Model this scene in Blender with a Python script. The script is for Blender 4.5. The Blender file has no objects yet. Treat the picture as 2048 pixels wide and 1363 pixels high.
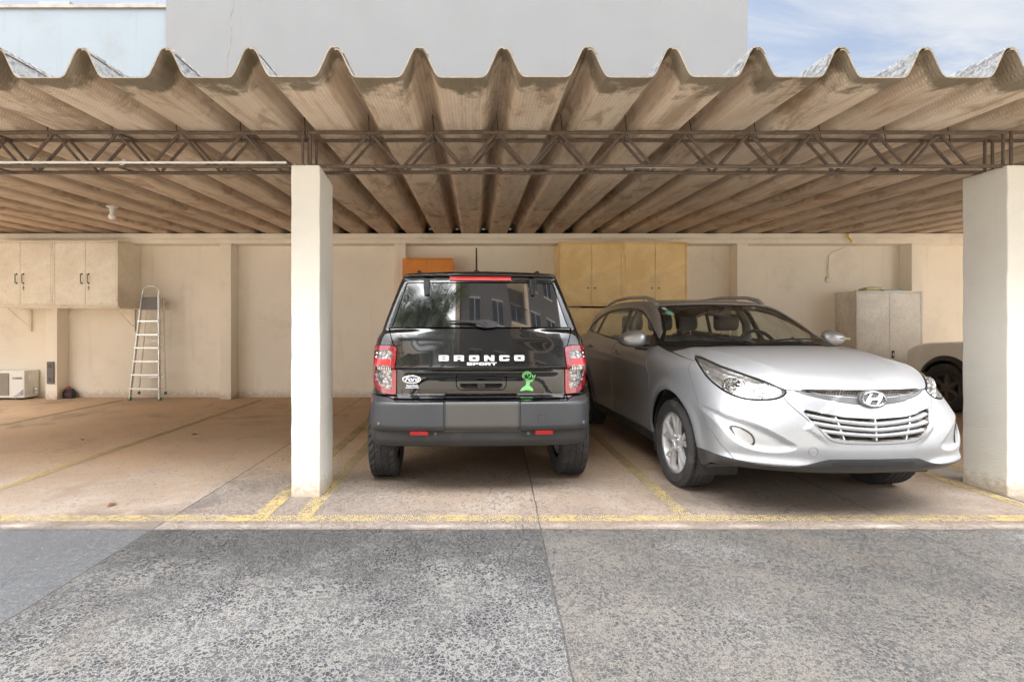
SKY_STR = 0.15; SKY_FILL = 155.0; SUN_E = 5.0; NOCARS = False
import bpy, math, random
import numpy as np
from mathutils import Vector, Matrix, noise as mnoise

random.seed(7)
S = bpy.context.scene
COL = S.collection
PI = math.pi

# ------------------------------------------------------------------ numeric helpers
def pch(xs, ys):
    xs = np.array(xs, float); ys = np.array(ys, float)
    h = np.diff(xs); d = np.diff(ys) / h
    m = np.zeros(len(xs)); m[0] = d[0]; m[-1] = d[-1]
    for i in range(1, len(xs) - 1):
        if d[i-1] * d[i] > 0:
            w1 = 2*h[i] + h[i-1]; w2 = h[i] + 2*h[i-1]
            m[i] = (w1 + w2) / (w1/d[i-1] + w2/d[i])
    def f(x):
        x = np.asarray(x, float); xc = np.clip(x, xs[0], xs[-1])
        i = np.clip(np.searchsorted(xs, xc) - 1, 0, len(xs) - 2)
        t = (xc - xs[i]) / h[i]; t2 = t*t; t3 = t2*t
        r = (2*t3-3*t2+1)*ys[i] + (t3-2*t2+t)*h[i]*m[i] + (-2*t3+3*t2)*ys[i+1] + (t3-t2)*h[i]*m[i+1]
        return r + (x < xs[0])*(x-xs[0])*m[0] + (x > xs[-1])*(x-xs[-1])*m[-1]
    return f
def ss(a, b, x):
    t = np.clip((x - a) / (b - a), 0, 1); return t*t*(3-2*t)
def smax(a, b, k):
    h = np.maximum(k - np.abs(a-b), 0) / k
    return np.maximum(a, b) + h*h*k*.25
def smin(a, b, k): return -smax(-a, -b, k)
def gs(x, c, w): return np.exp(-((x-c)/w)**2)
def sdpoly(u, v, poly, r=0.0):
    """signed distance to a closed 2D polygon (negative inside), grown by r"""
    P = np.array(poly, float); n = len(P)
    d = np.full(u.shape, 1e9); ins = np.zeros(u.shape, bool)
    for i in range(n):
        ax, ay = P[i]; bx, by = P[(i+1) % n]
        ex, ey = bx-ax, by-ay; wx, wy = u-ax, v-ay
        t = np.clip((wx*ex + wy*ey) / (ex*ex+ey*ey+1e-12), 0, 1)
        d = np.minimum(d, (wx-ex*t)**2 + (wy-ey*t)**2)
        if ay != by:
            c = ((ay <= v) & (v < by)) | ((by <= v) & (v < ay))
            ins ^= c & (u < ax + (v-ay)/(by-ay)*ex)
    d = np.sqrt(d); return np.where(ins, -d, d) - r
def crom(pts, n=6, closed=True):
    """Catmull-Rom through control points"""
    out = []; m = len(pts)
    for i in range(m if closed else m-1):
        g = lambda k: np.array(pts[k % m] if closed else pts[max(0, min(m-1, k))], float)
        p0, p1, p2, p3 = g(i-1), g(i), g(i+1), g(i+2)
        for j in range(n):
            t = j/n
            out.append(tuple(.5*((2*p1)+(-p0+p2)*t+(2*p0-5*p1+4*p2-p3)*t*t+(-p0+3*p1-3*p2+p3)*t**3)))
    if not closed: out.append(tuple(pts[-1]))
    return out

# ------------------------------------------------------------------ scene helpers
def tag(o, label=None, cat=None, group=None, kind=None):
    if label: o['label'] = label
    if cat: o['category'] = cat
    if group: o['group'] = group
    if kind: o['kind'] = kind
    return o
def thing(name, label, cat, loc=(0, 0, 0), rotz=0, group=None):
    o = bpy.data.objects.new(name, None); COL.objects.link(o)
    o.location = loc; o.rotation_euler = (0, 0, rotz); o.empty_display_size = .1
    return tag(o, label, cat, group)
def sub(name, parent, loc=(0, 0, 0), rot=(0, 0, 0)):
    o = bpy.data.objects.new(name, None); COL.objects.link(o); o.parent = parent
    o.location = loc; o.rotation_euler = rot; o.empty_display_size = .05
    return o
def copy_tree(o, parent=None):
    c = o.copy(); COL.objects.link(c); c.parent = parent
    for ch in list(o.children): copy_tree(ch, c)
    return c
def mk(name, V, F, mat, parent=None, smooth=False, normals=None, bevel=0, loc=None, angle=None):
    me = bpy.data.meshes.new(name)
    me.from_pydata([tuple(map(float, v)) for v in V], [], [tuple(int(i) for i in f) for f in F])
    if smooth or normals is not None: me.polygons.foreach_set('use_smooth', [True]*len(me.polygons))
    me.update()
    if angle is not None: me.set_sharp_from_angle(angle=math.radians(angle))
    if normals is not None: me.normals_split_custom_set_from_vertices([tuple(n) for n in normals])
    for m in (mat if isinstance(mat, (list, tuple)) else [mat]): me.materials.append(m)
    o = bpy.data.objects.new(name, me); COL.objects.link(o)
    if parent: o.parent = parent
    if loc: o.location = loc
    if bevel:
        b = o.modifiers.new('bevel', 'BEVEL'); b.width = bevel; b.segments = 2; b.limit_method = 'ANGLE'; b.angle_limit = math.radians(40)
    return o
class MB:
    def __init__(s): s.V = []; s.F = []
    def add(s, V, F):
        b = len(s.V); s.V += [tuple(v) for v in V]; s.F += [tuple(b+i for i in f) for f in F]; return s
    def box(s, x0, x1, y0, y1, z0, z1):
        V = [(x, y, z) for x in (x0, x1) for y in (y0, y1) for z in (z0, z1)]
        return s.add(V, [(0,1,3,2),(4,6,7,5),(0,4,5,1),(2,3,7,6),(0,2,6,4),(1,5,7,3)])
    def tube(s, pts, r, seg=10, cap=True, rs=None, flat=1.0, up=None):
        pts = [Vector(p) for p in pts]; n = len(pts); V = []; F = []; prev = None
        for i, p in enumerate(pts):
            t = (pts[min(i+1, n-1)] - pts[max(i-1, 0)]).normalized()
            if prev is None:
                a = Vector(up) if up else (Vector((0, 0, 1)) if abs(t.z) < .9 else Vector((1, 0, 0)))
            else: a = prev
            u = (a - t*a.dot(t)).normalized(); w = t.cross(u); prev = u
            rr = rs[i] if rs else r
            for k in range(seg):
                c = 2*PI*k/seg; V.append(p + u*math.cos(c)*rr*flat + w*math.sin(c)*rr)
        for i in range(n-1):
            for k in range(seg):
                F.append((i*seg+k, i*seg+(k+1) % seg, (i+1)*seg+(k+1) % seg, (i+1)*seg+k))
        if cap: F.append(tuple(range(seg-1, -1, -1))); F.append(tuple((n-1)*seg+k for k in range(seg)))
        return s.add(V, F)
    def lathe(s, prof, seg=32, M=None, cap=True):
        """prof: (r, h) revolved about local z; M places it"""
        V = []; F = []; n = len(prof)
        for r, h in prof:
            for k in range(seg):
                a = 2*PI*k/seg; V.append(Vector((r*math.cos(a), r*math.sin(a), h)))
        for i in range(n-1):
            for k in range(seg):
                F.append((i*seg+k, i*seg+(k+1) % seg, (i+1)*seg+(k+1) % seg, (i+1)*seg+k))
        if cap: F.append(tuple(range(seg-1, -1, -1))); F.append(tuple((n-1)*seg+k for k in range(seg)))
        if M: V = [M @ v for v in V]
        return s.add(V, F)
    def prism(s, poly, a0, a1, axis='y'):
        """poly in (x,z) extruded over y, (y,z) over x, or (x,y) over z"""
        n = len(poly); V = []
        for a in (a0, a1):
            for p, q in poly:
                V.append({'y': (p, a, q), 'x': (a, p, q), 'z': (p, q, a)}[axis])
        F = [tuple(range(n)), tuple(range(2*n-1, n-1, -1))] + [(i, i+n, (i+1) % n + n, (i+1) % n) for i in range(n)]
        return s.add(V, F)
    def build(s, name, mat, parent=None, smooth=False, bevel=0, loc=None, angle=None):
        if smooth and angle is None: angle = 40
        return mk(name, s.V, s.F, mat, parent, smooth, None, bevel, loc, angle)
def RX(a): return Matrix.Rotation(a, 4, 'X')
def RY(a): return Matrix.Rotation(a, 4, 'Y')
def RZ(a): return Matrix.Rotation(a, 4, 'Z')
def T(x, y, z): return Matrix.Translation((x, y, z))
def text_mesh(txt, size, bold=0.0, shear=0.0, sx=1.0, extrude=0.0, spacing=1.0):
    """flat lettering centred at 0 in the x-z plane, facing -y"""
    cu = bpy.data.curves.new('lettering', 'FONT'); cu.body = txt; cu.size = size; cu.offset = bold; cu.shear = shear
    cu.align_x = 'CENTER'; cu.align_y = 'CENTER'; cu.space_character = spacing; cu.resolution_u = 4; cu.extrude = extrude
    o = bpy.data.objects.new('lettering', cu); COL.objects.link(o)
    bpy.context.view_layer.update()
    me = bpy.data.meshes.new_from_object(o.evaluated_get(bpy.context.evaluated_depsgraph_get()))
    V = [(v.co.x*sx, -v.co.z, v.co.y) for v in me.vertices]; F = [tuple(p.vertices) for p in me.polygons]
    bpy.data.objects.remove(o); bpy.data.curves.remove(cu); bpy.data.meshes.remove(me)
    return V, F

# ------------------------------------------------------------------ node helpers
class NT:
    def __init__(s, nt): s.t = nt; s.n = nt.nodes; s.l = nt.links
    def link(s, a, b): s.l.new(a, b)
    def inp(s, sock, v):
        if isinstance(v, bpy.types.NodeSocket): s.l.new(v, sock)
        elif v is not None:
            if hasattr(sock.default_value, '__len__') and not hasattr(v, '__len__'): v = (v,)*len(sock.default_value)
            if hasattr(v, '__len__') and len(v) == 3 and len(sock.default_value) == 4: v = (*v, 1)
            sock.default_value = v
    def coord(s, kind='Object'): return s.n.new('ShaderNodeTexCoord').outputs[kind]
    def pos(s): return s.n.new('ShaderNodeNewGeometry').outputs['Position']
    def sep(s, v):
        n = s.n.new('ShaderNodeSeparateXYZ'); s.inp(n.inputs[0], v); return n.outputs
    def comb(s, x, y, z):
        n = s.n.new('ShaderNodeCombineXYZ')
        for i, v in enumerate((x, y, z)): s.inp(n.inputs[i], v)
        return n.outputs[0]
    def m(s, op, a, b=None, c=None, clamp=False):
        n = s.n.new('ShaderNodeMath'); n.operation = op; n.use_clamp = clamp
        for i, v in enumerate((a, b, c)):
            if v is not None: s.inp(n.inputs[i], v)
        return n.outputs[0]
    def scale(s, v, k):
        n = s.n.new('ShaderNodeVectorMath'); n.operation = 'MULTIPLY'; s.inp(n.inputs[0], v); s.inp(n.inputs[1], k if hasattr(k, '__len__') else (k,)*3); return n.outputs[0]
    def vadd(s, a, b):
        n = s.n.new('ShaderNodeVectorMath'); n.operation = 'ADD'; s.inp(n.inputs[0], a); s.inp(n.inputs[1], b); return n.outputs[0]
    def noise(s, v, sc, det=4, rough=.55, dist=0.0):
        n = s.n.new('ShaderNodeTexNoise'); s.inp(n.inputs['Vector'], v); n.inputs['Scale'].default_value = sc
        n.inputs['Detail'].default_value = det; n.inputs['Roughness'].default_value = rough; n.inputs['Distortion'].default_value = dist
        return n.outputs[0]
    def voro(s, v, sc, feat='F1', rnd=1.0):
        n = s.n.new('ShaderNodeTexVoronoi'); n.feature = feat; s.inp(n.inputs['Vector'], v); n.inputs['Scale'].default_value = sc
        n.inputs['Randomness'].default_value = rnd; return n.outputs
    def mr(s, v, a, b, c=0.0, d=1.0, smooth=False):
        n = s.n.new('ShaderNodeMapRange'); n.interpolation_type = 'SMOOTHSTEP' if smooth else 'LINEAR'
        s.inp(n.inputs[0], v)
        for i, k in enumerate((a, b, c, d)): s.inp(n.inputs[i+1], k)
        return n.outputs[0]
    def mix(s, f, a, b, mode='MIX'):
        n = s.n.new('ShaderNodeMix'); n.data_type = 'RGBA'; n.blend_type = mode; n.clamp_factor = True
        s.inp(n.inputs[0], f); s.inp(n.inputs[6], a); s.inp(n.inputs[7], b); return n.outputs[2]
    def hsv(s, col, v): 
        n = s.n.new('ShaderNodeHueSaturation'); s.inp(n.inputs['Color'], col); s.inp(n.inputs['Value'], v); return n.outputs[0]
    def bump(s, h, st=.3, dist=.01, normal=None):
        n = s.n.new('ShaderNodeBump'); s.inp(n.inputs['Height'], h); n.inputs['Strength'].default_value = st; n.inputs['Distance'].default_value = dist
        if normal: s.inp(n.inputs['Normal'], normal)
        return n.outputs[0]
def newmat(name):
    m = bpy.data.materials.new(name); m.use_nodes = True; t = NT(m.node_tree)
    b = m.node_tree.nodes['Principled BSDF']
    return m, t, b
def setb(t, b, col=None, rough=None, metal=None, normal=None, coat=None, coat_rough=None, spec=None, alpha=None, emit=None, trans=None, ior=None):
    for k, v in (('Base Color', col), ('Roughness', rough), ('Metallic', metal), ('Normal', normal), ('Coat Weight', coat),
                 ('Coat Roughness', coat_rough), ('Specular IOR Level', spec), ('Alpha', alpha), ('Transmission Weight', trans), ('IOR', ior)):
        if v is not None: t.inp(b.inputs[k], v)
def pm(name, col, rough=.5, metal=0.0, var=.12, vs=6.0, bump=0.0, bs=60.0, coat=0.0, spec=.5, dirt=None, ds=2.0, da=.5, coat_rough=.03, bd=.004):
    """everyday procedural material: a base colour mottled by noise, optional dirt patches and fine bump"""
    m, t, b = newmat(name); v = t.coord()
    n = t.noise(v, vs, 5, .6)
    c = t.mix(t.mr(n, .3, .7), [x*(1-var) for x in col], [min(1, x*(1+var)) for x in col])
    if dirt: c = t.mix(t.m('MULTIPLY', t.mr(t.noise(v, ds, 6, .65), .48, .68, smooth=True), da), c, dirt)
    setb(t, b, c, t.mr(n, .3, .7, max(0, rough*.85), min(1, rough*1.15)), metal, None, coat, coat_rough, spec)
    if bump: setb(t, b, normal=t.bump(t.noise(v, bs, 4, .6), bump, bd))
    return m
def glass(name, tint=(.8, .85, .84), refl=1.0, rough=.01, dark=0.0):
    """thin pane: clear straight through, mirror by Fresnel"""
    m = bpy.data.materials.new(name); m.use_nodes = True; t = NT(m.node_tree); t.n.clear()
    out = t.n.new('ShaderNodeOutputMaterial'); tr = t.n.new('ShaderNodeBsdfTransparent'); gl = t.n.new('ShaderNodeBsdfGlossy')
    tr.inputs[0].default_value = (*tint, 1); gl.inputs['Roughness'].default_value = rough; gl.inputs[0].default_value = (1, 1, 1, 1)
    geo = t.n.new('ShaderNodeNewGeometry'); dt = t.n.new('ShaderNodeVectorMath'); dt.operation = 'DOT_PRODUCT'; t.link(geo.outputs['Incoming'], dt.inputs[0]); t.link(geo.outputs['Normal'], dt.inputs[1])
    fr = t.m('ADD', .045, t.m('MULTIPLY', .9, t.m('POWER', t.m('SUBTRACT', 1, t.m('ABSOLUTE', dt.outputs['Value']), clamp=True), 5)))
    dust = t.mr(t.noise(t.coord(), 5, 5, .7), .4, .75, 0, dark)
    df = t.n.new('ShaderNodeBsdfDiffuse'); df.inputs[0].default_value = (.55, .52, .47, 1)
    mx = t.n.new('ShaderNodeMixShader'); t.link(t.m('MULTIPLY', fr, refl, clamp=True), mx.inputs[0]); t.link(tr.outputs[0], mx.inputs[1]); t.link(gl.outputs[0], mx.inputs[2])
    m2 = t.n.new('ShaderNodeMixShader'); t.link(dust, m2.inputs[0]); t.link(mx.outputs[0], m2.inputs[1]); t.link(df.outputs[0], m2.inputs[2])
    t.link(m2.outputs[0], out.inputs[0]); return m
# ------------------------------------------------------------------ implicit-surface body panels
class Field:
    def __init__(s, f): s.f = f
    def grad(s, P, e=1.2e-3):
        g = np.zeros_like(P)
        for k in range(3):
            d = np.zeros(3); d[k] = e
            g[:, k] = (s.f(P+d) - s.f(P-d)) / (2*e)
        return g
    def normal(s, P, e=1.2e-3):
        g = s.grad(P, e); return g / np.maximum(np.linalg.norm(g, axis=1), 1e-9)[:, None]
    def project(s, P, it=4):
        for _ in range(it):
            g = s.grad(P); P = P - (s.f(P)/np.maximum((g*g).sum(1), 1e-6))[:, None]*g
        return P
    def hit(s, O, D, t1=1.5, n=260):
        """first crossing along rays O + tD"""
        O = np.atleast_2d(np.array(O, float)); D = np.broadcast_to(np.array(D, float), O.shape)
        lo = np.full(len(O), np.nan); hi = np.full(len(O), t1); prev = s.f(O)
        for i in range(1, n+1):
            t = t1*i/n; v = s.f(O+D*t); new = np.isnan(lo) & (v < 0) & (prev >= 0)
            lo[new] = t - t1/n; hi[new] = t; prev = v
        lo = np.where(np.isnan(lo), t1, lo)
        for _ in range(18):
            mid = (lo+hi)/2; v = s.f(O+D*mid[:, None]); lo = np.where(v > 0, mid, lo); hi = np.where(v > 0, hi, mid)
        return O + D*hi[:, None]
    def front(s, xz, y0=-.4, t1=2.0):
        xz = np.array(xz, float); return s.hit(np.stack([xz[:, 0], np.full(len(xz), y0), xz[:, 1]], 1), (0, 1, 0), t1)
    def side(s, yz, sgn, t1=.9):
        yz = np.array(yz, float); return s.hit(np.stack([np.full(len(yz), sgn*1.2), yz[:, 0], yz[:, 1]], 1), (-sgn, 0, 0), t1)
    def top(s, xy, z0=2.2, t1=1.9):
        xy = np.array(xy, float); return s.hit(np.stack([xy[:, 0], xy[:, 1], np.full(len(xy), z0)], 1), (0, 0, -1), t1)

def surface_nets(fld, lo, hi, h):
    n = [int(math.ceil((hi[k]-lo[k])/h))+1 for k in range(3)]
    ax = [lo[k] + h*np.arange(n[k]) for k in range(3)]
    val = np.empty(n, np.float32)
    for i in range(n[0]):
        Yg, Zg = np.meshgrid(ax[1], ax[2], indexing='ij')
        P = np.stack([np.full(Yg.size, ax[0][i]), Yg.ravel(), Zg.ravel()], 1)
        val[i] = fld.f(P).reshape(n[1], n[2])
    ins = val < 0
    c = [ins[a:n[0]-1+a, b:n[1]-1+b, d:n[2]-1+d] for a in (0, 1) for b in (0, 1) for d in (0, 1)]
    cnt = sum(x.astype(np.int8) for x in c); act = (cnt > 0) & (cnt < 8)
    idx = -np.ones(act.shape, np.int64); cells = np.argwhere(act); idx[act] = np.arange(len(cells))
    acc = np.zeros((len(cells), 3)); num = np.zeros(len(cells))
    for k in range(3):
        o1, o2 = [j for j in range(3) if j != k]
        for a in (0, 1):
            for b in (0, 1):
                A = cells.copy(); A[:, o1] += a; A[:, o2] += b; B = A.copy(); B[:, k] += 1
                va = val[tuple(A.T)]; vb = val[tuple(B.T)]; cr = (va < 0) != (vb < 0)
                t = np.where(cr, va/np.where(cr, va-vb, 1), 0)
                p = A.astype(float); p[:, k] += t
                acc += p*cr[:, None]; num += cr
    V = np.array(lo) + h*acc/num[:, None]
    F = []
    for k in range(3):
        o1, o2 = [j for j in range(3) if j != k]
        sl0 = [slice(None)]*3; sl1 = [slice(None)]*3; sl0[k] = slice(0, -1); sl1[k] = slice(1, None)
        a, b = ins[tuple(sl0)], ins[tuple(sl1)]
        E = np.argwhere(a != b); E = E[(E[:, o1] > 0) & (E[:, o2] > 0) & (E[:, o1] < n[o1]-1) & (E[:, o2] < n[o2]-1)]
        s = a[tuple(E.T)]
        def g(d1, d2):
            q = E.copy(); q[:, o1] -= d1; q[:, o2] -= d2; return idx[tuple(q.T)]
        q = np.stack([g(0, 0), g(1, 0), g(1, 1), g(0, 1)], 1)
        flip = s if k != 1 else ~s
        q[~flip] = q[~flip][:, ::-1]
        F.append(q)
    return fld.project(V, 4), [tuple(f) for f in np.concatenate(F)]

class Patch:
    def __init__(s, V, F): s.V = np.asarray(V, float).reshape(-1, 3); s.F = F
    def compact(s):
        used = sorted({i for f in s.F for i in f}); m = {j: i for i, j in enumerate(used)}
        s.V = s.V[used] if used else np.zeros((0, 3)); s.F = [tuple(m[i] for i in f) for f in s.F]; return s
    def split(s, gfun, level=0.0):
        g = gfun(s.V) - level; ins = (g < 0).tolist(); g = g.tolist(); Vn = []; ed = {}; base = len(s.V); Fi = []; Fo = []
        def cut(a, b):
            k = (a, b) if a < b else (b, a)
            if k not in ed:
                t = g[k[0]]/(g[k[0]]-g[k[1]]); Vn.append(s.V[k[0]]*(1-t)+s.V[k[1]]*t); ed[k] = base+len(Vn)-1
            return ed[k]
        for f in s.F:
            c = sum(ins[i] for i in f)
            if c == len(f): Fi.append(f)
            elif c == 0: Fo.append(f)
            else:
                pi, po = [], []
                for j, a in enumerate(f):
                    b = f[(j+1) % len(f)]
                    (pi if ins[a] else po).append(a)
                    if ins[a] != ins[b]: k = cut(a, b); pi.append(k); po.append(k)
                if len(pi) > 2: Fi.append(tuple(pi))
                if len(po) > 2: Fo.append(tuple(po))
        V = np.concatenate([s.V, np.array(Vn).reshape(-1, 3)]) if Vn else s.V
        return Patch(V, Fi).compact(), Patch(V, Fo).compact()

class Shell:
    """a body surface from which panels are cut one after another"""
    def __init__(s, fld, lo, hi, h):
        s.fld = fld; V, F = surface_nets(fld, lo, hi, h); s.rest = Patch(V, F)
    def take(s, gfun, gap=.005):
        a, r = s.rest.split(gfun, gap/2); s.rest = r
        if gap > 0: a, _ = a.split(gfun, -gap/2)
        return a
    def place(s, name, p, mat, parent, off=0.0, skirt=.02, depth=None, gfun=None):
        """panel lying on the surface (off > 0 = proud), its edge folded inwards by skirt; depth(g) pushes it in"""
        if not p.F: return None
        N = s.fld.normal(p.V); P = p.V + N*off
        if depth is not None: P = P - N*depth(gfun(p.V))[:, None]
        V = P; F = list(p.F); NN = None if depth is not None else N
        if skirt:
            ec = {}
            for f in p.F:
                for j, a in enumerate(f):
                    b = f[(j+1) % len(f)]; k = (min(a, b), max(a, b)); ec[k] = None if k in ec else (a, b)
            be = [e for e in ec.values() if e]; bv = sorted({i for e in be for i in e}); m = {v: i for i, v in enumerate(bv)}
            nb = len(V); top = P[bv]; bot = top - N[bv]*skirt
            V = np.concatenate([V, top, bot])
            F += [(nb+m[b], nb+m[a], nb+len(bv)+m[a], nb+len(bv)+m[b]) for a, b in be]
            if NN is not None:
                sn = np.zeros((len(bv), 3))
                for a, b in be:
                    q = np.cross(V[b]-V[a], N[a]); q /= max(np.linalg.norm(q), 1e-9); sn[m[a]] += q; sn[m[b]] += q
                sn /= np.maximum(np.linalg.norm(sn, axis=1), 1e-9)[:, None]
                NN = np.concatenate([N, sn, sn])
        o = mk(name, V, F, mat, parent, True, NN, angle=None if NN is not None else 50)
        return o

def tyre_rim(parent, x, y, R, w, rimR, sgn, tread, rimstyle, M, steer=0.0):
    """wheel part (tyre and rim below it); axle along x, outer face towards sgn*x"""
    wh = sub('wheel', parent, (x, y, R-.006), (0, 0, steer))
    h = w/2; nA = 264
    cs = [(-h*.80, rimR-.004), (-h*.93, rimR+.012), (-h*1.0, rimR+.05), (-h*1.02, (rimR+R)/2+.01), (-h*.97, R-.035), (-h*.90, R-.014)]
    nt = 23
    mid = [(-h*.84+h*1.68*i/(nt-1), R-.004*abs(2*i/(nt-1)-1)**3) for i in range(nt)]
    cs = cs + mid + [(-a, b) for a, b in reversed(cs)]
    V = []; ncs = len(cs)
    for i in range(nA):
        a = 2*PI*i/nA
        for j, (sx, r) in enumerate(cs):
            if 6 <= j < 6+nt: r = r - tread(i, j-6, nt, nA)
            elif j in (5, ncs-6): r = r - (.004 if (i // 3) % 2 else 0)
            V.append((sx, r*math.sin(a), max(r*math.cos(a), -(R-.006)+.0015)))
    F = [((i*ncs+j), (i*ncs+j+1), ((i+1) % nA)*ncs+j+1, ((i+1) % nA)*ncs+j) for i in range(nA) for j in range(ncs-1)]
    mk('tyre', V, F, M['rubber'], wh, True, angle=42)
    b = MB(); s = sgn
    Mx = RY(PI/2*s)
    b.lathe([(rimR-.002, h*.86), (rimR+.006, h*.84), (rimR+.006, h*.80), (rimR-.018, h*.74), (rimR-.03, h*.35), (rimR-.035, -h*.75)], 72, Mx, cap=False)
    if rimstyle == 'twin':
        for k in range(5):
            for q in (-1, 1):
                a = 2*PI*k/5 + q*.235
                n = 7; prof = []
                for t in range(n):
                    u = t/(n-1); r = .045+(rimR-.012-.045)*u; ang = a - q*.13*(1-u); wd = .021-.004*math.sin(u*PI)+.004*u
                    z = h*(.60+.10*math.sin(u*PI*.8)+.06*u)
                    prof.append((r, ang, wd, z))
                VV = []
                for r, ang, wd, z in prof:
                    c, sn = math.cos(ang), math.sin(ang)
                    for off, zz in ((-wd, z-.035), (-wd*.85, z-.006), (-wd*.35, z), (wd*.35, z), (wd*.85, z-.006), (wd, z-.035)):
                        VV.append(Mx @ Vector((r*c-off*sn, r*sn+off*c, zz)))
                FF = [(i*6+j, i*6+j+1, (i+1)*6+j+1, (i+1)*6+j) for i in range(n-1) for j in range(5)]
                b.add(VV, FF)
        b.lathe([(.075, h*.45), (.07, h*.62), (.05, h*.66), (.034, h*.66), (.032, h*.62)], 30, Mx)
        for k in range(5):
            a = 2*PI*k/5+.3; b.lathe([(.009, 0), (.009, .012)], 8, Mx @ T(.052*math.cos(a), .052*math.sin(a), h*.64))
    else:
        for k in range(6):
            a = 2*PI*k/6; VV = []
            for u in (0, .5, 1):
                r = .05+(rimR-.06)*u; wd = .035-.01*u
                for off, zz in ((-wd, h*.35), (-wd*.7, h*.6), (wd*.7, h*.6), (wd, h*.35)):
                    VV.append(Mx @ Vector((r*math.cos(a)-off*math.sin(a), r*math.sin(a)+off*math.cos(a), zz)))
            b.add(VV, [(i*4+j, i*4+j+1, i*4+j+5, i*4+j+4) for i in range(2) for j in range(3)])
        b.lathe([(.08, h*.3), (.075, h*.6), (.03, h*.66)], 24, Mx)
    b.build('rim', M['rim'], wh, smooth=True, angle=35)
    d = MB(); d.lathe([(rimR-.05, -h*.25), (rimR-.05, -h*.05), (.06, -h*.05)], 40, Mx); d.build('brake_disc', M['disc'], wh, smooth=True)
    if rimstyle == 'twin':
        pass
    return wh
def tread_road(i, j, nt, nA):
    g = .007 if j in (3, 4, 8, 9, 13, 14, 18, 19) else 0
    if j < 3 or j > 19: g = max(g, .005 if (i % 6) == 0 else 0)
    elif (i+j) % 11 == 0: g = max(g, .003)
    return g
def tread_terrain(i, j, nt, nA):
    u = j/(nt-1)*2-1; ph = i + 5*math.sin(abs(u)*3.2)*(1 if u > 0 else -1)
    g = .009 if j in (5, 11, 17) else 0
    if abs(u) > .55: g = max(g, .009 if int(ph) % 8 < 2 else 0)
    else: g = max(g, .008 if int(ph*1.0+j*1.3) % 8 < 2 else 0); g = max(g, .005 if int(ph - j*.8) % 12 == 0 else 0)
    return g
def arch_liner(parent, xs, y, z, R, M, inner=.58, lo=-.12):
    for s in (-1, 1):
        b = MB(); n = 22; V = []
        for i in range(n+1):
            a = PI*(lo+(1-2*lo)*i/n); V += [(s*xs, y+R*math.cos(a), z+R*math.sin(a)), (s*inner, y+R*math.cos(a), z+R*math.sin(a))]
        b.add(V, [(2*i, 2*i+1, 2*i+3, 2*i+2) for i in range(n)])
        b.add([(s*inner, y, z)] + [V[2*i+1] for i in range(n+1)], [(0, i+1, i+2) for i in range(n)] if lo < 0 else [tuple(range(1, n+2))])
        b.build('arch_liner', M['black_soft'], parent, smooth=True)
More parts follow.
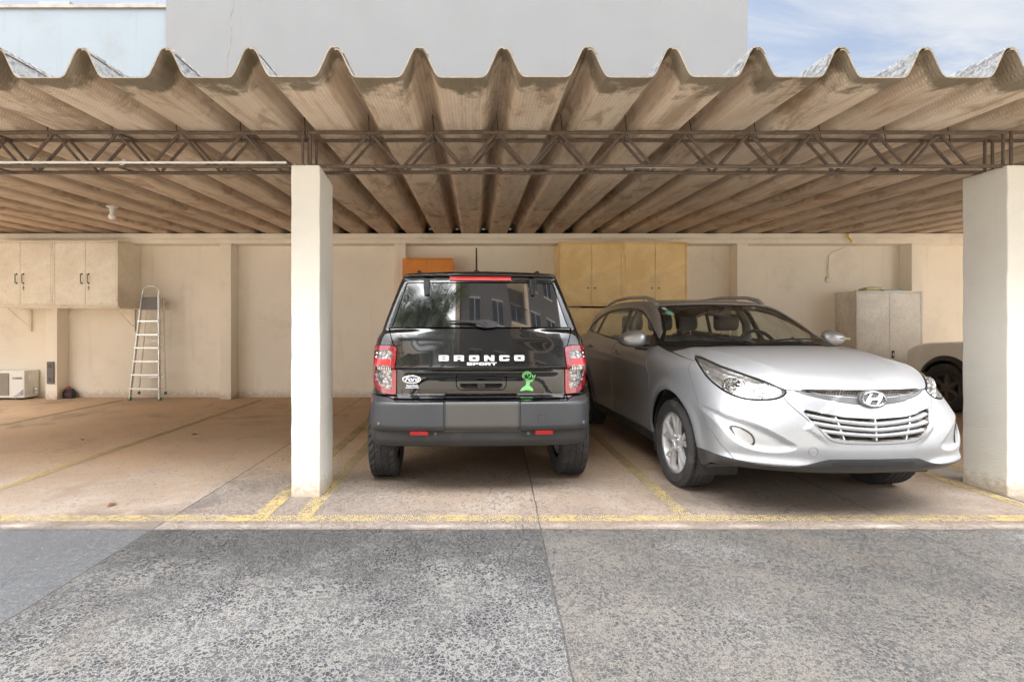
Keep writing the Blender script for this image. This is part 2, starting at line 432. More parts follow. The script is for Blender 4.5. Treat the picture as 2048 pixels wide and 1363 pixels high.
# ------------------------------------------------------------------ silver crossover, nose at y = 0, tail at y = 4.41
def suv_field(boxy=False):
    Bz = pch([0, .08, .22, .45, .75, 1.0, 1.2, 1.5, 2.5, 4.4], [.855, .885, .945, 1.01, 1.065, 1.10, 1.125, 1.14, 1.17, 1.20])
    Wy = pch([0, .3, .6, .9, 1.4, 2.4, 3.3, 3.8, 4.2, 4.42], [.80, .865, .89, .902, .898, .895, .902, .893, .85, .80])
    Wz = pch([.18, .30, .42, .60, .74, .86, .95, 1.05, 1.15, 1.25], [-.05, -.022, -.012, -.004, .004, .004, -.008, -.035, -.075, -.13])
    Fx = pch([0, .25, .42, .55, .66, .74, .80, .85, .89, .93], [0, .012, .045, .085, .135, .185, .24, .31, .42, .62])
    Fz = pch([.20, .26, .31, .36, .42, .50, .60, .68, .74, .80, .86, .92, 1.0], [.26, .17, .09, .035, .012, .0, .008, .022, .035, .05, .075, .13, .25])
    Gz = pch([.6, 1.0, 1.25, 1.55, 1.80, 1.97, 2.15, 2.5, 3.0, 3.5, 3.85, 4.05, 4.18, 4.36, 4.5],
             [.86, 1.085, 1.205, 1.345, 1.445, 1.497, 1.53, 1.562, 1.572, 1.556, 1.525, 1.49, 1.25, .95, .7])
    Wg = pch([1.0, 1.1, 1.2, 1.3, 1.4, 1.5, 1.6], [.835, .80, .765, .725, .68, .625, .555])
    Wp = pch([1.0, 1.4, 2.0, 2.8, 3.4, 4.0, 4.4], [-.012, -.004, .0, .008, -.01, -.055, -.11])
    def f(P):
        x, y, z = P[:, 0], P[:, 1], P[:, 2]; ax = np.abs(x)
        r1 = np.hypot(y-.93, z-.36); r2 = np.hypot(y-3.52, z-.34)
        fl = .020*(gs(r1, .415, .055) + gs(r2, .415, .055))*ss(.3, .45, z)
        w = Wy(y) + Wz(z) + fl - .020*gs(z, .50, .12)*ss(1.35, 1.7, y)*(1-ss(2.75, 3.1, y)) + .006*gs(z, .93+.05*(y-2), .03)*ss(1.2, 1.6, y)
        side = ax - w
        crease = .40 + .24*np.clip(y, 0, 1.1)/1.1
        top = z - (Bz(y) - .03*(ax/.8)**2 - .075*(ax/.86)**6*(1-.4*ss(1.2, 1.8, y)) + .016*gs(ax, crease, .05)*ss(.1, .4, y)*(1-ss(1.0, 1.2, y)))
        sw = 1 + .75*ss(.58, .95, z)
        nose = Fx(ax)*sw + Fz(z)
        # bumper sculpting: boomerang ridge over the fog recess, lip, and a slightly proud centre mask
        nose = nose + .018*gs(z - (.60 - .24*(ax-.62)), 0, .035)*0 - .030*gs(z, .375, .028)*ss(.30, .5, ax) - .012*ss(.36, .40, .80-np.abs(z-.62)*1.1-ax)*ss(.5, .6, z)
        front = nose - y
        tail = y - (4.40 - .16*(ax/.85)**4 - .30*np.maximum(z-.95, 0) - .25*np.maximum(.45-z, 0))
        zb = .245 + .05*ss(.9, 0, y) + .12*ss(3.6, 4.4, y)
        lower = smax(smax(side, top, .07), smax(front, tail, .05), .05)
        lower = smax(lower, zb - z, .03)
        yy = y - .36*x*x*(1-ss(1.5, 2.3, y)) + .25*x*x*ss(3.5, 4.0, y)
        gtop = z - (Gz(yy) - .06*x*x)
        gside = ax - (Wg(z) + Wp(y))
        green = smax(smax(gside, gtop, .06), .9 - z, .02)
        return smin(lower, green, .035)
    return Field(f)

DLO = crom([(1.40, 1.095), (1.62, 1.225), (1.85, 1.335), (2.10, 1.42), (2.40, 1.462), (2.85, 1.475), (3.30, 1.45), (3.66, 1.385), (3.92, 1.285), (3.95, 1.235), (3.80, 1.20),
            (3.3, 1.165), (2.5, 1.115), (1.8, 1.085)], 3)
def suv(parent, M, detail=True, h=.016):
    fld = suv_field(); sh = Shell(fld, (-1.0, -.1, .15), (1.0, 4.5, 1.68), h)
    paint = M['silver'] if detail else M['white_paint']
    blk = M['trim']; X = lambda P: P[:, 0]; Y = lambda P: P[:, 1]; Z = lambda P: P[:, 2]
    both = lambda fn, x0=.45: (lambda P: np.maximum(fn(P), x0 - np.abs(P[:, 0])))
    one = lambda fn, s, x0=.3: (lambda P: np.maximum(fn(P), x0 - s*P[:, 0]))
    # wheel openings
    arch = lambda P: np.maximum(np.minimum(np.hypot(Y(P)-.93, Z(P)-.358)-.400, np.hypot(Y(P)-3.52, Z(P)-.335)-.388), .55-np.abs(X(P)))
    sh.take(arch, 0)
    # windscreen
    wp = crom([(-.775, 1.10), (-.70, 1.235), (-.63, 1.36), (-.555, 1.468), (-.3, 1.487), (0, 1.492), (.3, 1.487), (.555, 1.468), (.63, 1.36), (.70, 1.235), (.775, 1.10), (.4, 1.108), (0, 1.112), (-.4, 1.108)], 3)
    ws = lambda P: np.maximum(np.maximum(sdpoly(X(P), Z(P), wp), Y(P)-2.3), .95-Y(P))
    p = sh.take(ws, .006); gl, bd = p.split(lambda P: np.maximum(ws(P) + .022, 1.135-Z(P)))
    sh.place('windscreen', gl, M['glass'], parent, off=-.004, skirt=0)
    sh.place('windscreen_surround', bd, blk, parent, off=-.004, skirt=.012)
    # side glass
    dl = lambda P: np.maximum(sdpoly(Y(P), Z(P), DLO), np.maximum(.5-np.abs(X(P)), 0.0)*1)
    for s in (-1, 1):
        g0 = one(lambda P: sdpoly(Y(P), Z(P), DLO), s, .5)
        p = sh.take(g0, .006)
        wins = [('front_window', lambda P: np.maximum(g0(P)+.016, np.maximum(1.60-Y(P)-.0*Z(P), Y(P)-2.40-.25*(Z(P)-1.3)))),
                ('rear_window', lambda P: np.maximum(g0(P)+.016, np.maximum(2.47+.15*(Z(P)-1.3)-Y(P), Y(P)-3.36+.35*(Z(P)-1.3)))),
                ('quarter_window', lambda P: np.maximum(g0(P)+.016, 3.41-.35*(Z(P)-1.3)-Y(P)))]
        for nm, gf in wins:
            q, p = p.split(gf); sh.place(nm, q, M['glass'] if nm != 'quarter_window' else M['glass'], parent, off=-.005, skirt=0)
        sh.place('window_surround', p, blk, parent, off=-.003, skirt=.02)
    # headlights
    hp = crom([(1.165, 1.035), (.98, .978), (.80, .925), (.64, .872), (.555, .838), (.60, .795), (.70, .775), (.83, .775), (.95, .81), (1.06, .88), (1.12, .95)], 3)
    hg = lambda P: np.maximum(sdpoly(np.abs(X(P))+.5*Y(P), Z(P), hp), Y(P)-1.0)
    for s in (-1, 1):
        p = sh.take(one(hg, s), .009)
        f_ = 'headlight'
        base = sh.place(f_, p, M['chrome_dull'], parent, skirt=0, depth=lambda g: .004+.075*ss(0, .05, -g), gfun=hg)
        lens, _ = p.split(hg, 0.0)
        sh.place('lens', lens, M['lens'], base, off=.001, skirt=.012)
        _, rim = p.split(hg, -.0075); sh.place('lens_seal', rim, blk, base, off=.002, skirt=.01)
        if detail:
            for xx, zz, r in ((.735, .868, .068), (.625, .835, .045)):
                c = fld.front([(s*xx, zz)])[0]; n = fld.normal(np.array([c]))[0]
                c = c - n*.055; d = Vector((s*.12, -1, 0)).normalized(); Mx = T(*c) @ Vector((0, 0, 1)).rotation_difference(d).to_matrix().to_4x4()
                b = MB(); b.lathe([(r*.15, -.02), (r*.5, -.012), (r*.8, .008), (r*.97, .034), (r, .036), (r*1.0, .0)], 28, Mx, cap=False); b.build('reflector', M['mirror'], base, smooth=True, angle=60)
                b = MB(); b.lathe([(.0, .045), (r*.22, .042), (r*.3, .03), (r*.3, .02)], 20, Mx, cap=False); b.build('bulb_cap', M['chrome'], base, smooth=True)
                b = MB()
                for k in range(9):
                    a = 2*PI*k/9; b.tube([Mx @ Vector((r*.45*math.cos(a), r*.45*math.sin(a), .004)), Mx @ Vector((r*.8*math.cos(a), r*.8*math.sin(a), .026))], .0022, 5)
                b.build('reflector_rib', M['gap'], base)
    # upper grille slit and badge band
    up = crom([(-.41, .852), (-.2, .856), (0, .856), (.2, .856), (.41, .852), (.30, .826), (.12, .812), (0, .81), (-.12, .812), (-.30, .826)], 3)
    ug = lambda P: np.maximum(sdpoly(X(P), Z(P), up), Y(P)-.5)
    p = sh.take(ug, .0); sh.place('upper_grille', p, M['mesh_grille'], parent, skirt=0, depth=lambda g: .03*ss(0, .012, -g)+.001, gfun=ug)
    band = crom([(-.44, .850), (-.30, .822), (-.12, .806), (0, .803), (.12, .806), (.30, .822), (.44, .850), (.40, .825), (.28, .796), (.14, .772), (0, .765), (-.14, .772), (-.28, .796), (-.40, .825)], 3)
    bg = lambda P: np.maximum(sdpoly(X(P), Z(P), band), Y(P)-.5)
    p = sh.take(bg, .003); sh.place('grille_band', p, M['grey_plastic'], parent, off=.0, skirt=.02)
    # bonnet
    hood = [(-.44, .02), (-.475, .15), (-.55, .24), (-.68, .42), (-.765, .66), (-.79, .85), (-.79, 1.16), (-.6, 1.06), (0, .985), (.6, 1.06), (.79, 1.16), (.79, .85), (.765, .66), (.68, .42), (.55, .24), (.475, .15), (.44, .02)]
    hd = lambda P: np.maximum(sdpoly(X(P), Y(P), hood), np.maximum(.835+.012*ss(.3, .5, np.abs(X(P)))-Z(P), Y(P)-1.2))
    p = sh.take(hd, .006); sh.place('bonnet', p, paint, parent, skirt=.02)
    p = sh.take(lambda P: np.maximum(np.maximum(np.abs(X(P))-.80, .93-Y(P)), np.maximum(Y(P)-1.45, np.maximum(1.0-Z(P), Z(P)-1.16))), .0)
    sh.place('cowl', p, blk, parent, off=-.004, skirt=.01)
    # lower grille opening
    lg = [(-.425, .735), (-.20, .690), (0, .680), (.20, .690), (.435, .735), (.385, .645), (.295, .562), (.16, .542), (0, .538), (-.16, .542), (-.285, .562), (-.375, .645)]
    lgf = lambda P: np.maximum(sdpoly(X(P), Z(P), lg), Y(P)-.5)
    p = sh.take(lgf, .0); sh.place('lower_grille', p, M['mesh_grille'], parent, skirt=0, depth=lambda g: .002+.06*ss(0, .010, -g), gfun=lgf)
    for i, zz in enumerate((.697, .652, .607)):
        w = [.40, .375, .335][i]; n = 28; pts = []
        for k in range(n+1):
            x = -w + 2*w*k/n; pts.append((x, zz - .052*(1-(abs(x)/.42)**1.6)*(1-.12*i)+.004*i))
        P = fld.front(pts); b = MB(); V = []
        for c in P:
            for dy, dz in ((.004, -.0105), (-.0015, -.006), (-.002, .004), (.012, .012), (.05, .014), (.05, .0)): V.append((c[0], c[1]+dy+.002, c[2]+dz))
        b.add(V, [(k*6+j, k*6+(j+1) % 6, (k+1)*6+(j+1) % 6, (k+1)*6+j) for k in range(n) for j in range(6)])
        b.build('grille_slat', M['silver_flat'] if detail else paint, parent, smooth=True, angle=50)
    for x0, x1 in ((-.245, -.20), (0, 0), (.245, .20)):
        P = fld.front([(x0, .69), (x0*.94, .64), (x1, .545)]); b = MB()
        V = []
        for c in P: V += [(c[0]-.005, c[1]+.006, c[2]), (c[0]+.005, c[1]+.006, c[2]), (c[0]+.005, c[1]+.05, c[2]), (c[0]-.005, c[1]+.05, c[2])]
        b.add(V, [(k*4+j, k*4+(j+1) % 4, (k+1)*4+(j+1) % 4, (k+1)*4+j) for k in range(2) for j in range(4)]); b.build('grille_strut', M['silver_flat'], parent)
    # fog recess
    fp = crom([(.885, .700), (.80, .672), (.70, .640), (.60, .590), (.50, .527), (.465, .500), (.50, .468), (.58, .450), (.70, .455), (.79, .50), (.845, .59)], 3)
    fg = lambda P: np.maximum(sdpoly(np.abs(X(P)), Z(P), fp), Y(P)-.75)
    for s in (-1, 1):
        p = sh.take(one(fg, s), .0)
        rc = sh.place('fog_recess', p, paint, parent, skirt=0, depth=lambda g: .020*ss(.0, .040, -g), gfun=fg)
        lp = crom([(.808, .600), (.755, .597), (.700, .555), (.690, .50), (.715, .478), (.775, .500), (.80, .55)], 3)
        lf = lambda P: sdpoly(np.abs(X(P)), Z(P), lp)
        q, _ = p.split(one(lf, s)); 
        fl = sh.place('fog_lamp', q, M['chrome_dull'], parent, off=-.034, skirt=.0)
        q1, _ = q.split(lf, -.004); sh.place('lens', q1, M['lens'], fl, off=-.012, skirt=.014)
        _, q2 = q.split(lf, -.011); sh.place('bezel', q2, blk, fl, off=-.015, skirt=.020)
        c = fld.project(q.V.mean(0)[None])[0]; n = fld.normal(c[None])[0]; c = c - n*.045; b = MB(); b.lathe([(.008, .0), (.022, .004), (.032, .016)], 24, T(*c) @ Vector((0, 0, 1)).rotation_difference(Vector(n)).to_matrix().to_4x4(), cap=False); b.build('reflector', M['mirror'], fl, smooth=True)
    # dark lower lip, sills and underbody
    lip = pch([0, .26, .42, .5, .62, .80, .95], [.425, .425, .385, .375, .372, .385, .40])
    g = lambda P: np.where(Y(P) < .75, Z(P) - lip(np.abs(X(P))), Z(P) - (.335 + .03*ss(3.7, 4.3, Y(P))))
    p = sh.take(g, .004); a, b2 = p.split(lambda P: Z(P) - .33 + .2*ss(.35, .7, Y(P)))
    sh.place('bumper_lip', b2, M['lip_black'], parent, off=.004, skirt=.02); sh.place('underbody_cover', a, M['grey_plastic'], parent, off=-.03 if detail else 0, skirt=0)
    slot = MB(); P = fld.front([(x, .40) for x in np.linspace(-.27, .27, 15)]); V = []
    for c in P: V += [(c[0], c[1]-.006, c[2]-.010), (c[0], c[1]-.006, c[2]+.012)]
    slot.add(V, [(2*k, 2*k+2, 2*k+3, 2*k+1) for k in range(14)]); slot.build('air_intake', M['gap'], parent)
    # bumper skins and remaining body
    p = sh.take(lambda P: Y(P) - (.60 + (Z(P)-.80)*.9 + .15*(np.abs(X(P)) < .75)), .005)
    mask, p2 = p.split(lambda P: sdpoly(X(P), Z(P), crom([(-.445, .86), (-.50, .80), (-.47, .74), (-.36, .62), (-.27, .535), (0, .52), (.27, .535), (.36, .62), (.47, .74), (.50, .80), (.445, .86), (0, .88)], 3)), .0)
    m1, _ = mask.split(lambda P: sdpoly(X(P), Z(P), crom([(-.445, .86), (-.50, .80), (-.47, .74), (-.36, .62), (-.27, .535), (0, .52), (.27, .535), (.36, .62), (.47, .74), (.50, .80), (.445, .86), (0, .88)], 3)), -.004)
    sh.place('grille_mask', m1, paint, parent, skirt=.012); sh.place('front_bumper', p2, paint, parent, skirt=.015)
    # doors
    for s in (-1, 1):
        fd = [(1.42, .345), (1.355, .60), (1.375, .85), (1.47, .97), (1.50, 1.13), (2.44, 1.13), (2.45, .9), (2.43, .345)]
        rd = [(2.44, .345), (2.455, .9), (2.45, 1.14), (3.60, 1.19), (3.52, .95), (3.30, .76), (3.10, .55), (3.05, .345)]
        for k, (nm, poly) in enumerate((('door', fd), ('door', rd))):
            p = sh.take(one(lambda P: sdpoly(Y(P), Z(P), poly), s), .009); dd = sh.place(nm, p, paint, parent, skirt=.02)
            hy, hz = ((2.30, .985), (3.32, 1.02))[k]
            c = fld.side([(hy-.10, hz), (hy+.10, hz)], s)
            b = MB(); A, B2 = Vector(c[0]), Vector(c[1]); o = Vector((s*.028, 0, 0))
            b.tube([A - o*.3, A.lerp(B2, .12)+o*.8, A.lerp(B2, .5)+o, A.lerp(B2, .88)+o*.8, B2 - o*.3], .011, 8, up=(1, 0, 0)); b.build('door_handle', paint, dd, smooth=True)
            cc = fld.side([(hy, hz)], s)[0]; b = MB(); b.lathe([(0, .004), (.05, .003), (.055, -.002)], 20, T(*cc) @ RY(s*PI/2) @ Matrix.Diagonal((.5, 1, 1, 1)), cap=False); b.build('handle_recess', M['gap'] if not detail else M['silver_dark'], dd, smooth=True)
    # tail glass and lights
    p = sh.take(lambda P: np.maximum(sdpoly(X(P), Z(P), [(-.60, 1.16), (.60, 1.16), (.5, 1.44), (-.5, 1.44)], .02), 3.9-Y(P)), .005); sh.place('rear_window', p, M['glass'], parent, skirt=.01)
    for s in (-1, 1):
        p = sh.take(one(lambda P: np.maximum(sdpoly(Y(P)-.3*np.abs(X(P)), Z(P), [(3.85, 1.10), (3.95, .92), (4.3, .88), (4.3, 1.08)]), 3.9-Y(P)), s), .005); sh.place('tail_light', p, M['red_lamp'], parent, off=.003, skirt=.02)
    sh.place('body', sh.rest, paint, parent, skirt=.018)
    # wheels
    for y, st in ((.93, 0.0), (3.52, 0)):
        for s in (-1, 1): tyre_rim(parent, s*.785, y, .342, .225, .235, s, tread_road, 'twin', M)
    for y in (.93, 3.52): arch_liner(parent, .872, y, .335, .41, M)
    for s in (-1, 1):
        b = MB(); b.box(s*.55, s*.86, 1.16, 1.19, .22, .5) if detail else b.box(s*.6, s*.85, 1.2, 1.22, .3, .5); b.build('mud_flap', M['black_soft'], parent)
    # mirrors
    for s in (-1, 1):
        b = MB(); nn = []; 
        base = fld.side([(1.56, 1.09)], s)[0]
        cx, cy, cz = base[0]+s*.165, 1.60, 1.145
        V = []; F = []; nu, nv = 22, 14
        for i in range(nv+1):
            ph = -PI/2 + PI*i/nv
            for j in range(nu):
                th = 2*PI*j/nu; c, sn = math.cos(th), math.sin(th)
                ex = abs(c)**.8*math.copysign(1, c); ez = abs(sn)**.8*math.copysign(1, sn)
                px = ex*math.cos(ph)**.75*.125; pz = ez*math.cos(ph)**.75*(.078 - .018*(px/.125)); py = math.sin(ph)*(.085 if math.sin(ph) < 0 else .035)
                V.append((cx+s*px, cy+py+.02*px/.125, cz+pz-.006*px/.125))
        for i in range(nv):
            for j in range(nu): F.append((i*nu+j, i*nu+(j+1) % nu, (i+1)*nu+(j+1) % nu, (i+1)*nu+j))
        mir = mk('wing_mirror', V, F, paint, parent, True)
        b = MB(); b.tube([(base[0]-s*.02, 1.55, 1.065), (base[0]+s*.05, 1.585, 1.065), (cx-s*.03, 1.60, 1.075)], .022, 10, flat=1.0); b.build('mirror_stalk', blk, mir, smooth=True)
        b = MB(); b.box(cx+s*.0, cx+s*.105, cy-.088, cy-.06, cz-.008, cz+.012); b.build('turn_signal', M['lens_solid'], mir, bevel=.006)
        tri = fld.side([(1.42, 1.10), (1.60, 1.095), (1.60, 1.20)], s); b = MB(); b.add([(v[0]+s*.004, v[1], v[2]) for v in tri], [(0, 1, 2)]); b.build('mirror_mount', blk, parent)
    # roof rails
    for s in (-1, 1):
        pts = [(2.02, .0), (2.10, .028), (2.3, .044), (2.8, .05), (3.3, .045), (3.6, .03), (3.74, .0)]
        ys = [q[0] for q in pts]; P = fld.top([(s*(.555 + .0*q[0] - .03*ss(3, 3.8, np.array(q[0]))), q[0]) for q in pts])
        b = MB(); b.tube([(p[0], p[1], p[2]+q[1]) for p, q in zip(P, pts)], .016, 10, rs=[.02, .024, .019, .018, .018, .018, .014], flat=1.0); b.build('roof_rail', M['silver_flat'] if detail else blk, parent, smooth=True)
    if not detail: return fld
    # badge
    c = fld.front([(0, .80)])[0]; cy = c[1]-.006; tilt = RX(-.22)
    Mb = T(0, cy, .800) @ tilt
    el = lambda a, b_, n=40: [(a*math.cos(2*PI*k/n), b_*math.sin(2*PI*k/n)) for k in range(n)]
    def plate(pts, y0, y1, nm, m, par):
        q = MB(); q.prism(pts, y0, y1); q.V = [tuple(Mb @ Vector(v)) for v in q.V]; return q.build(nm, m, par, bevel=.0015)
    bd = plate(el(.094, .057), -.004, .03, 'badge', M['grey_plastic'], parent)
    ring = MB(); pts = el(.076, .044); ring.tube([Mb @ Vector((a, -.008, b_)) for a, b_ in pts + pts[:2]], .0048, 8, cap=False); ring.build('badge_ring', M['chrome'], bd, smooth=True)
    sh_ = .55
    def H(poly): return [(a + sh_*b_, b_) for a, b_ in poly]
    plate(H([(-.044, -.034), (-.020, -.036), (-.013, -.010), (.004, .002), (.006, .008), (-.014, .006), (-.030, .012), (-.022, .034), (-.040, .032), (-.050, .0)]), -.012, -.004, 'badge_letter', M['chrome'], bd)
    plate(H([(.044, .034), (.020, .036), (.013, .010), (-.006, .0), (-.006, -.008), (.014, -.006), (.030, -.012), (.022, -.034), (.040, -.032), (.050, .0)]), -.0125, -.004, 'badge_letter', M['chrome'], bd)
    # tow cover
    q = fld.front([(-.385 + .026*math.cos(a), .475 + .026*math.sin(a)) for a in np.linspace(0, 2*PI, 25)]); b = MB(); b.tube([(v[0], v[1]-.0005, v[2]) for v in q], .0016, 5); b.build('tow_cover', M['silver_dark'], parent)
    # plate holder zone
    # wipers
    for x0, x1 in ((-.62, -.16), (.02, .60)):
        P = fld.front([(x0+(x1-x0)*t, 1.135 + .012*math.sin(t*PI) + (.03*(1-t) if x0 < 0 else .03*t)*0) for t in np.linspace(0, 1, 9)], y0=.5)
        b = MB(); b.tube([(v[0], v[1]-.022, v[2]+.006) for v in P], .007, 6); w = b.build('wiper', M['black_soft'], parent, smooth=True)
        xa = x1 if x0 < 0 else x1-.32
        b = MB(); b.tube([(xa, .99 + .3*xa*xa, 1.125), (xa-.10, 1.0+.3*xa*xa, 1.155), (x0+.22, P[3][1]-.03, P[3][2]+.018)], .009, 8); b.build('wiper_arm', M['black_soft'], w, smooth=True)
    # stickers on the windscreen
    for (x0, x1, z0, z1), m_ in (((-.555, -.515, 1.425, 1.455), 'sticker'), ((-.56, -.50, 1.375, 1.415), 'sticker_green'), ((.33, .38, 1.44, 1.455), 'sticker')):
        P = fld.front([(x0, z0), (x1, z0), (x1-.006, z1), (x0-.006+.012, z1)], y0=.8); b = MB(); b.add([(v[0], v[1]-.0015, v[2]) for v in P], [(0, 1, 2, 3)]); b.build('windscreen_sticker', M[m_], parent)
    # antenna
    P = fld.top([(0, 3.75)])[0]; b = MB(); b.tube([(0, 3.72, P[2]), (0, 3.78, P[2]+.10), (0, 3.80, P[2]+.14)], .006, 8, rs=[.012, .005, .003]); b.build('antenna', M['black_soft'], parent)
    # interior
    tr, cl = M['interior'], M['seat']
    b = MB(); b.box(-.78, .78, 1.0, 4.1, .30, .34); b.box(-.80, -.77, 1.3, 3.9, .34, 1.0); b.box(.77, .80, 1.3, 3.9, .34, 1.0); b.box(-.75, .75, 4.0, 4.05, .34, 1.05); b.build('cabin_lining', tr, parent)
    b = MB(); b.prism([(1.18, .60), (1.14, 1.045), (1.30, 1.085), (1.55, 1.09), (1.68, 1.05), (1.72, .90), (1.66, .60)], -.76, .76, 'x'); b.build('dashboard', tr, parent, bevel=.02)
    b = MB(); b.prism([(1.46, 1.08), (1.50, 1.125), (1.64, 1.125), (1.66, 1.04)], .18, .56, 'x'); b.build('instrument_hood', tr, parent, bevel=.02)
    b = MB(); Ms = T(.37, 1.80, 1.04) @ RX(PI/2-.35)
    b.tube([Ms @ Vector((.19*math.cos(a), .19*math.sin(a), 0)) for a in np.linspace(0, 2*PI, 41)], .017, 10, cap=False)
    st = b.build('steering_wheel', M['black_soft'], parent, smooth=True)
    b = MB(); b.lathe([(.0, .02), (.06, .015), (.07, -.03)], 24, Ms, cap=False)
    for a in (0, PI, -PI/2): b.tube([Ms @ Vector((.05*math.cos(a), .05*math.sin(a), -.005)), Ms @ Vector((.185*math.cos(a), .185*math.sin(a), -.002))], .016, 8)
    b.build('steering_spoke', M['silver_dark'], st, smooth=True)
    def seat(x, y, w, rear=False):
        b = MB(); b.prism([(y-.28, .42), (y-.30, .58), (y-.24, .64), (y+.22, .60), (y+.26, .42)], x-w/2, x+w/2, 'x')
        s_ = b.build('seat', cl, parent, bevel=.04)
        b = MB(); b.prism([(y+.16, .56), (y+.13, .75), (y+.22, 1.12), (y+.27, 1.17), (y+.34, 1.14), (y+.36, .9), (y+.30, .56)], x-w/2, x+w/2, 'x'); b.build('backrest', cl, s_, bevel=.05)
        for hx in ((x,) if not rear else (x-.35, x, x+.35)):
            b = MB(); b.prism([(y+.225, 1.24), (y+.22, 1.33), (y+.25, 1.395), (y+.31, 1.40), (y+.34, 1.36), (y+.335, 1.24), (y+.29, 1.21)], hx-.125, hx+.125, 'x'); b.build('headrest', cl, s_, bevel=.03)
            b = MB(); b.tube([(hx-.05, y+.28, 1.13), (hx-.05, y+.28, 1.25)], .006, 6); b.tube([(hx+.05, y+.28, 1.13), (hx+.05, y+.28, 1.25)], .006, 6); b.build('headrest_post', M['chrome'], s_)
    seat(-.37, 2.10, .50); seat(.37, 2.10, .50); seat(0, 2.98, 1.25, True)
    c = fld.front([(0, 1.43)], y0=.8)[0]; b = MB(); b.box(-.12, .12, c[1]+.08, c[1]+.10, 1.365, 1.425); rm = b.build('rear_view_mirror', M['black_soft'], parent, bevel=.01)
    b = MB(); b.tube([(0, c[1]+.01, 1.45), (0, c[1]+.085, 1.40)], .009, 8); b.build('mirror_arm', M['black_soft'], rm)
    b = MB()
    for s in (-1, 1): b.tube([(s*.66, 2.43, .95), (s*.63, 2.44, 1.30), (s*.55, 2.45, 1.46)], .045, 8)
    b.build('door_pillar', tr, parent, smooth=True)
    P = fld.top([(x, y) for x in np.linspace(-.5, .5, 9) for y in np.linspace(2.15, 3.9, 12)])
    b = MB(); b.add([(v[0], v[1], v[2]-.035) for v in P], [(i*12+j, i*12+j+1, (i+1)*12+j+1, (i+1)*12+j) for i in range(8) for j in range(11)]); b.build('headliner', M['headliner'], parent, smooth=True)
    return fld
# ------------------------------------------------------------------ black off-roader, tail at y = 0, nose at y = 4.35
def offroad_field(simple=False):
    Bz = pch([0, .2, .6, 2.6, 3.0, 3.3, 4.0, 4.3], [1.235, 1.245, 1.24, 1.20, 1.16, 1.13, 1.08, 1.02])
    Wy = pch([0, .15, .35, .6, .9, 3.4, 3.9, 4.3], [.795, .808, .825, .840, .850, .852, .845, .78])
    Wz = pch([.30, .38, .50, .62, .75, .85, 1.0, 1.12, 1.20, 1.3], [-.07, -.02, .0, .006, -.004, -.006, -.012, -.022, -.05, -.10])
    Fx = pch([0, .45, .58, .66, .72, .77, .81, .85, .89], [0, .008, .02, .038, .062, .10, .16, .27, .50])
    Fz = pch([.36, .395, .44, .50, .522, .55, .70, .722, .742, .76, 1.05, 1.14, 1.22, 1.30], [.19, .09, .058, .048, .016, .0, .0, .012, .085, .125, .130, .140, .168, .20])
    Gs = pch([1.0, 1.22, 1.32, 1.42, 1.52, 1.6, 1.625, 1.655, 1.70, 1.8], [.0796, .150, .182, .214, .246, .2716, .2796, .250, .258, .35])
    if simple:
        Bz = pch([0, .2, .6, 2.2, 2.7, 3.3, 3.9, 4.15, 4.3], [1.22, 1.22, 1.20, 1.10, 1.085, 1.065, 1.02, .93, .80])
    Wg = pch([1.1, 1.24, 1.4, 1.55, 1.64, 1.75], [.772, .742, .690, .637, .603, .56])
    Rz = pch([0, .35, .8, 1.8, 2.3, 2.45, 3.1, 3.5], [1.655, 1.685, 1.705, 1.700, 1.67, 1.62, 1.20, .9])
    if simple: Rz = pch([0, .35, .8, 1.8, 2.2, 2.35, 3.0, 3.4], [1.655, 1.685, 1.705, 1.700, 1.67, 1.62, 1.10, .9])
    rec = [(-.56, 1.063), (.56, 1.063), (.60, 1.02), (.50, .955), (-.50, .955), (-.60, 1.02)]
    low = [(-.62, .60), (-.46, .86), (-.40, .885), (.40, .885), (.46, .86), (.62, .60)]
    def f(P):
        x, y, z = P[:, 0], P[:, 1], P[:, 2]; ax = np.abs(x)
        r1 = np.hypot(y-.77, z-.36); r2 = np.hypot(y-3.44, z-.36)
        fl = .030*(ss(.47, .42, r1) + ss(.47, .42, r2))*ss(.3, .4, z)
        side = ax - (Wy(y) + Wz(z) + fl)
        top = z - (Bz(y) - .02*(ax/.8)**2)
        nose = Fx(ax) + Fz(z)
        zz = z
        up = ss(.80, .86, zz)*ss(1.2, 1.1, zz)
        nose = nose + .022*ss(.0, -.016, sdpoly(x, z, rec))*(y < .6)
        nose = nose + .020*ss(.0, -.022, sdpoly(x, z, low))*ss(.745, .76, z)*(y < .6)
        nose = nose - .012*gs(z, .925, .02)*ss(.6, .5, ax)
        # number plate bay in the bumper
        nose = nose + .024*ss(.0, -.012, np.maximum(ax-.278, np.maximum(.505-z, z-.80)))*(z < .76)
        front = nose - y
        tail = y - (4.33 - .20*(ax/.85)**4)
        zb = .375 - .09*ss(.6, 1.3, y)
        lower = smax(smax(side, top, .06), smax(front, tail, .03), .03)
        lower = smax(lower, zb - z, .02)
        gr = (Gs(z) + .16*x*x - .0*z) - y
        gside = ax - (Wg(z) - .03*ss(2.2, 3.0, y))
        gtop = z - (Rz(y) - .05*x*x)
        green = smax(smax(gside, gtop, .05), smax(gr, .95 - z, .02), .045)
        return smin(lower, green, .012)
    return Field(f)

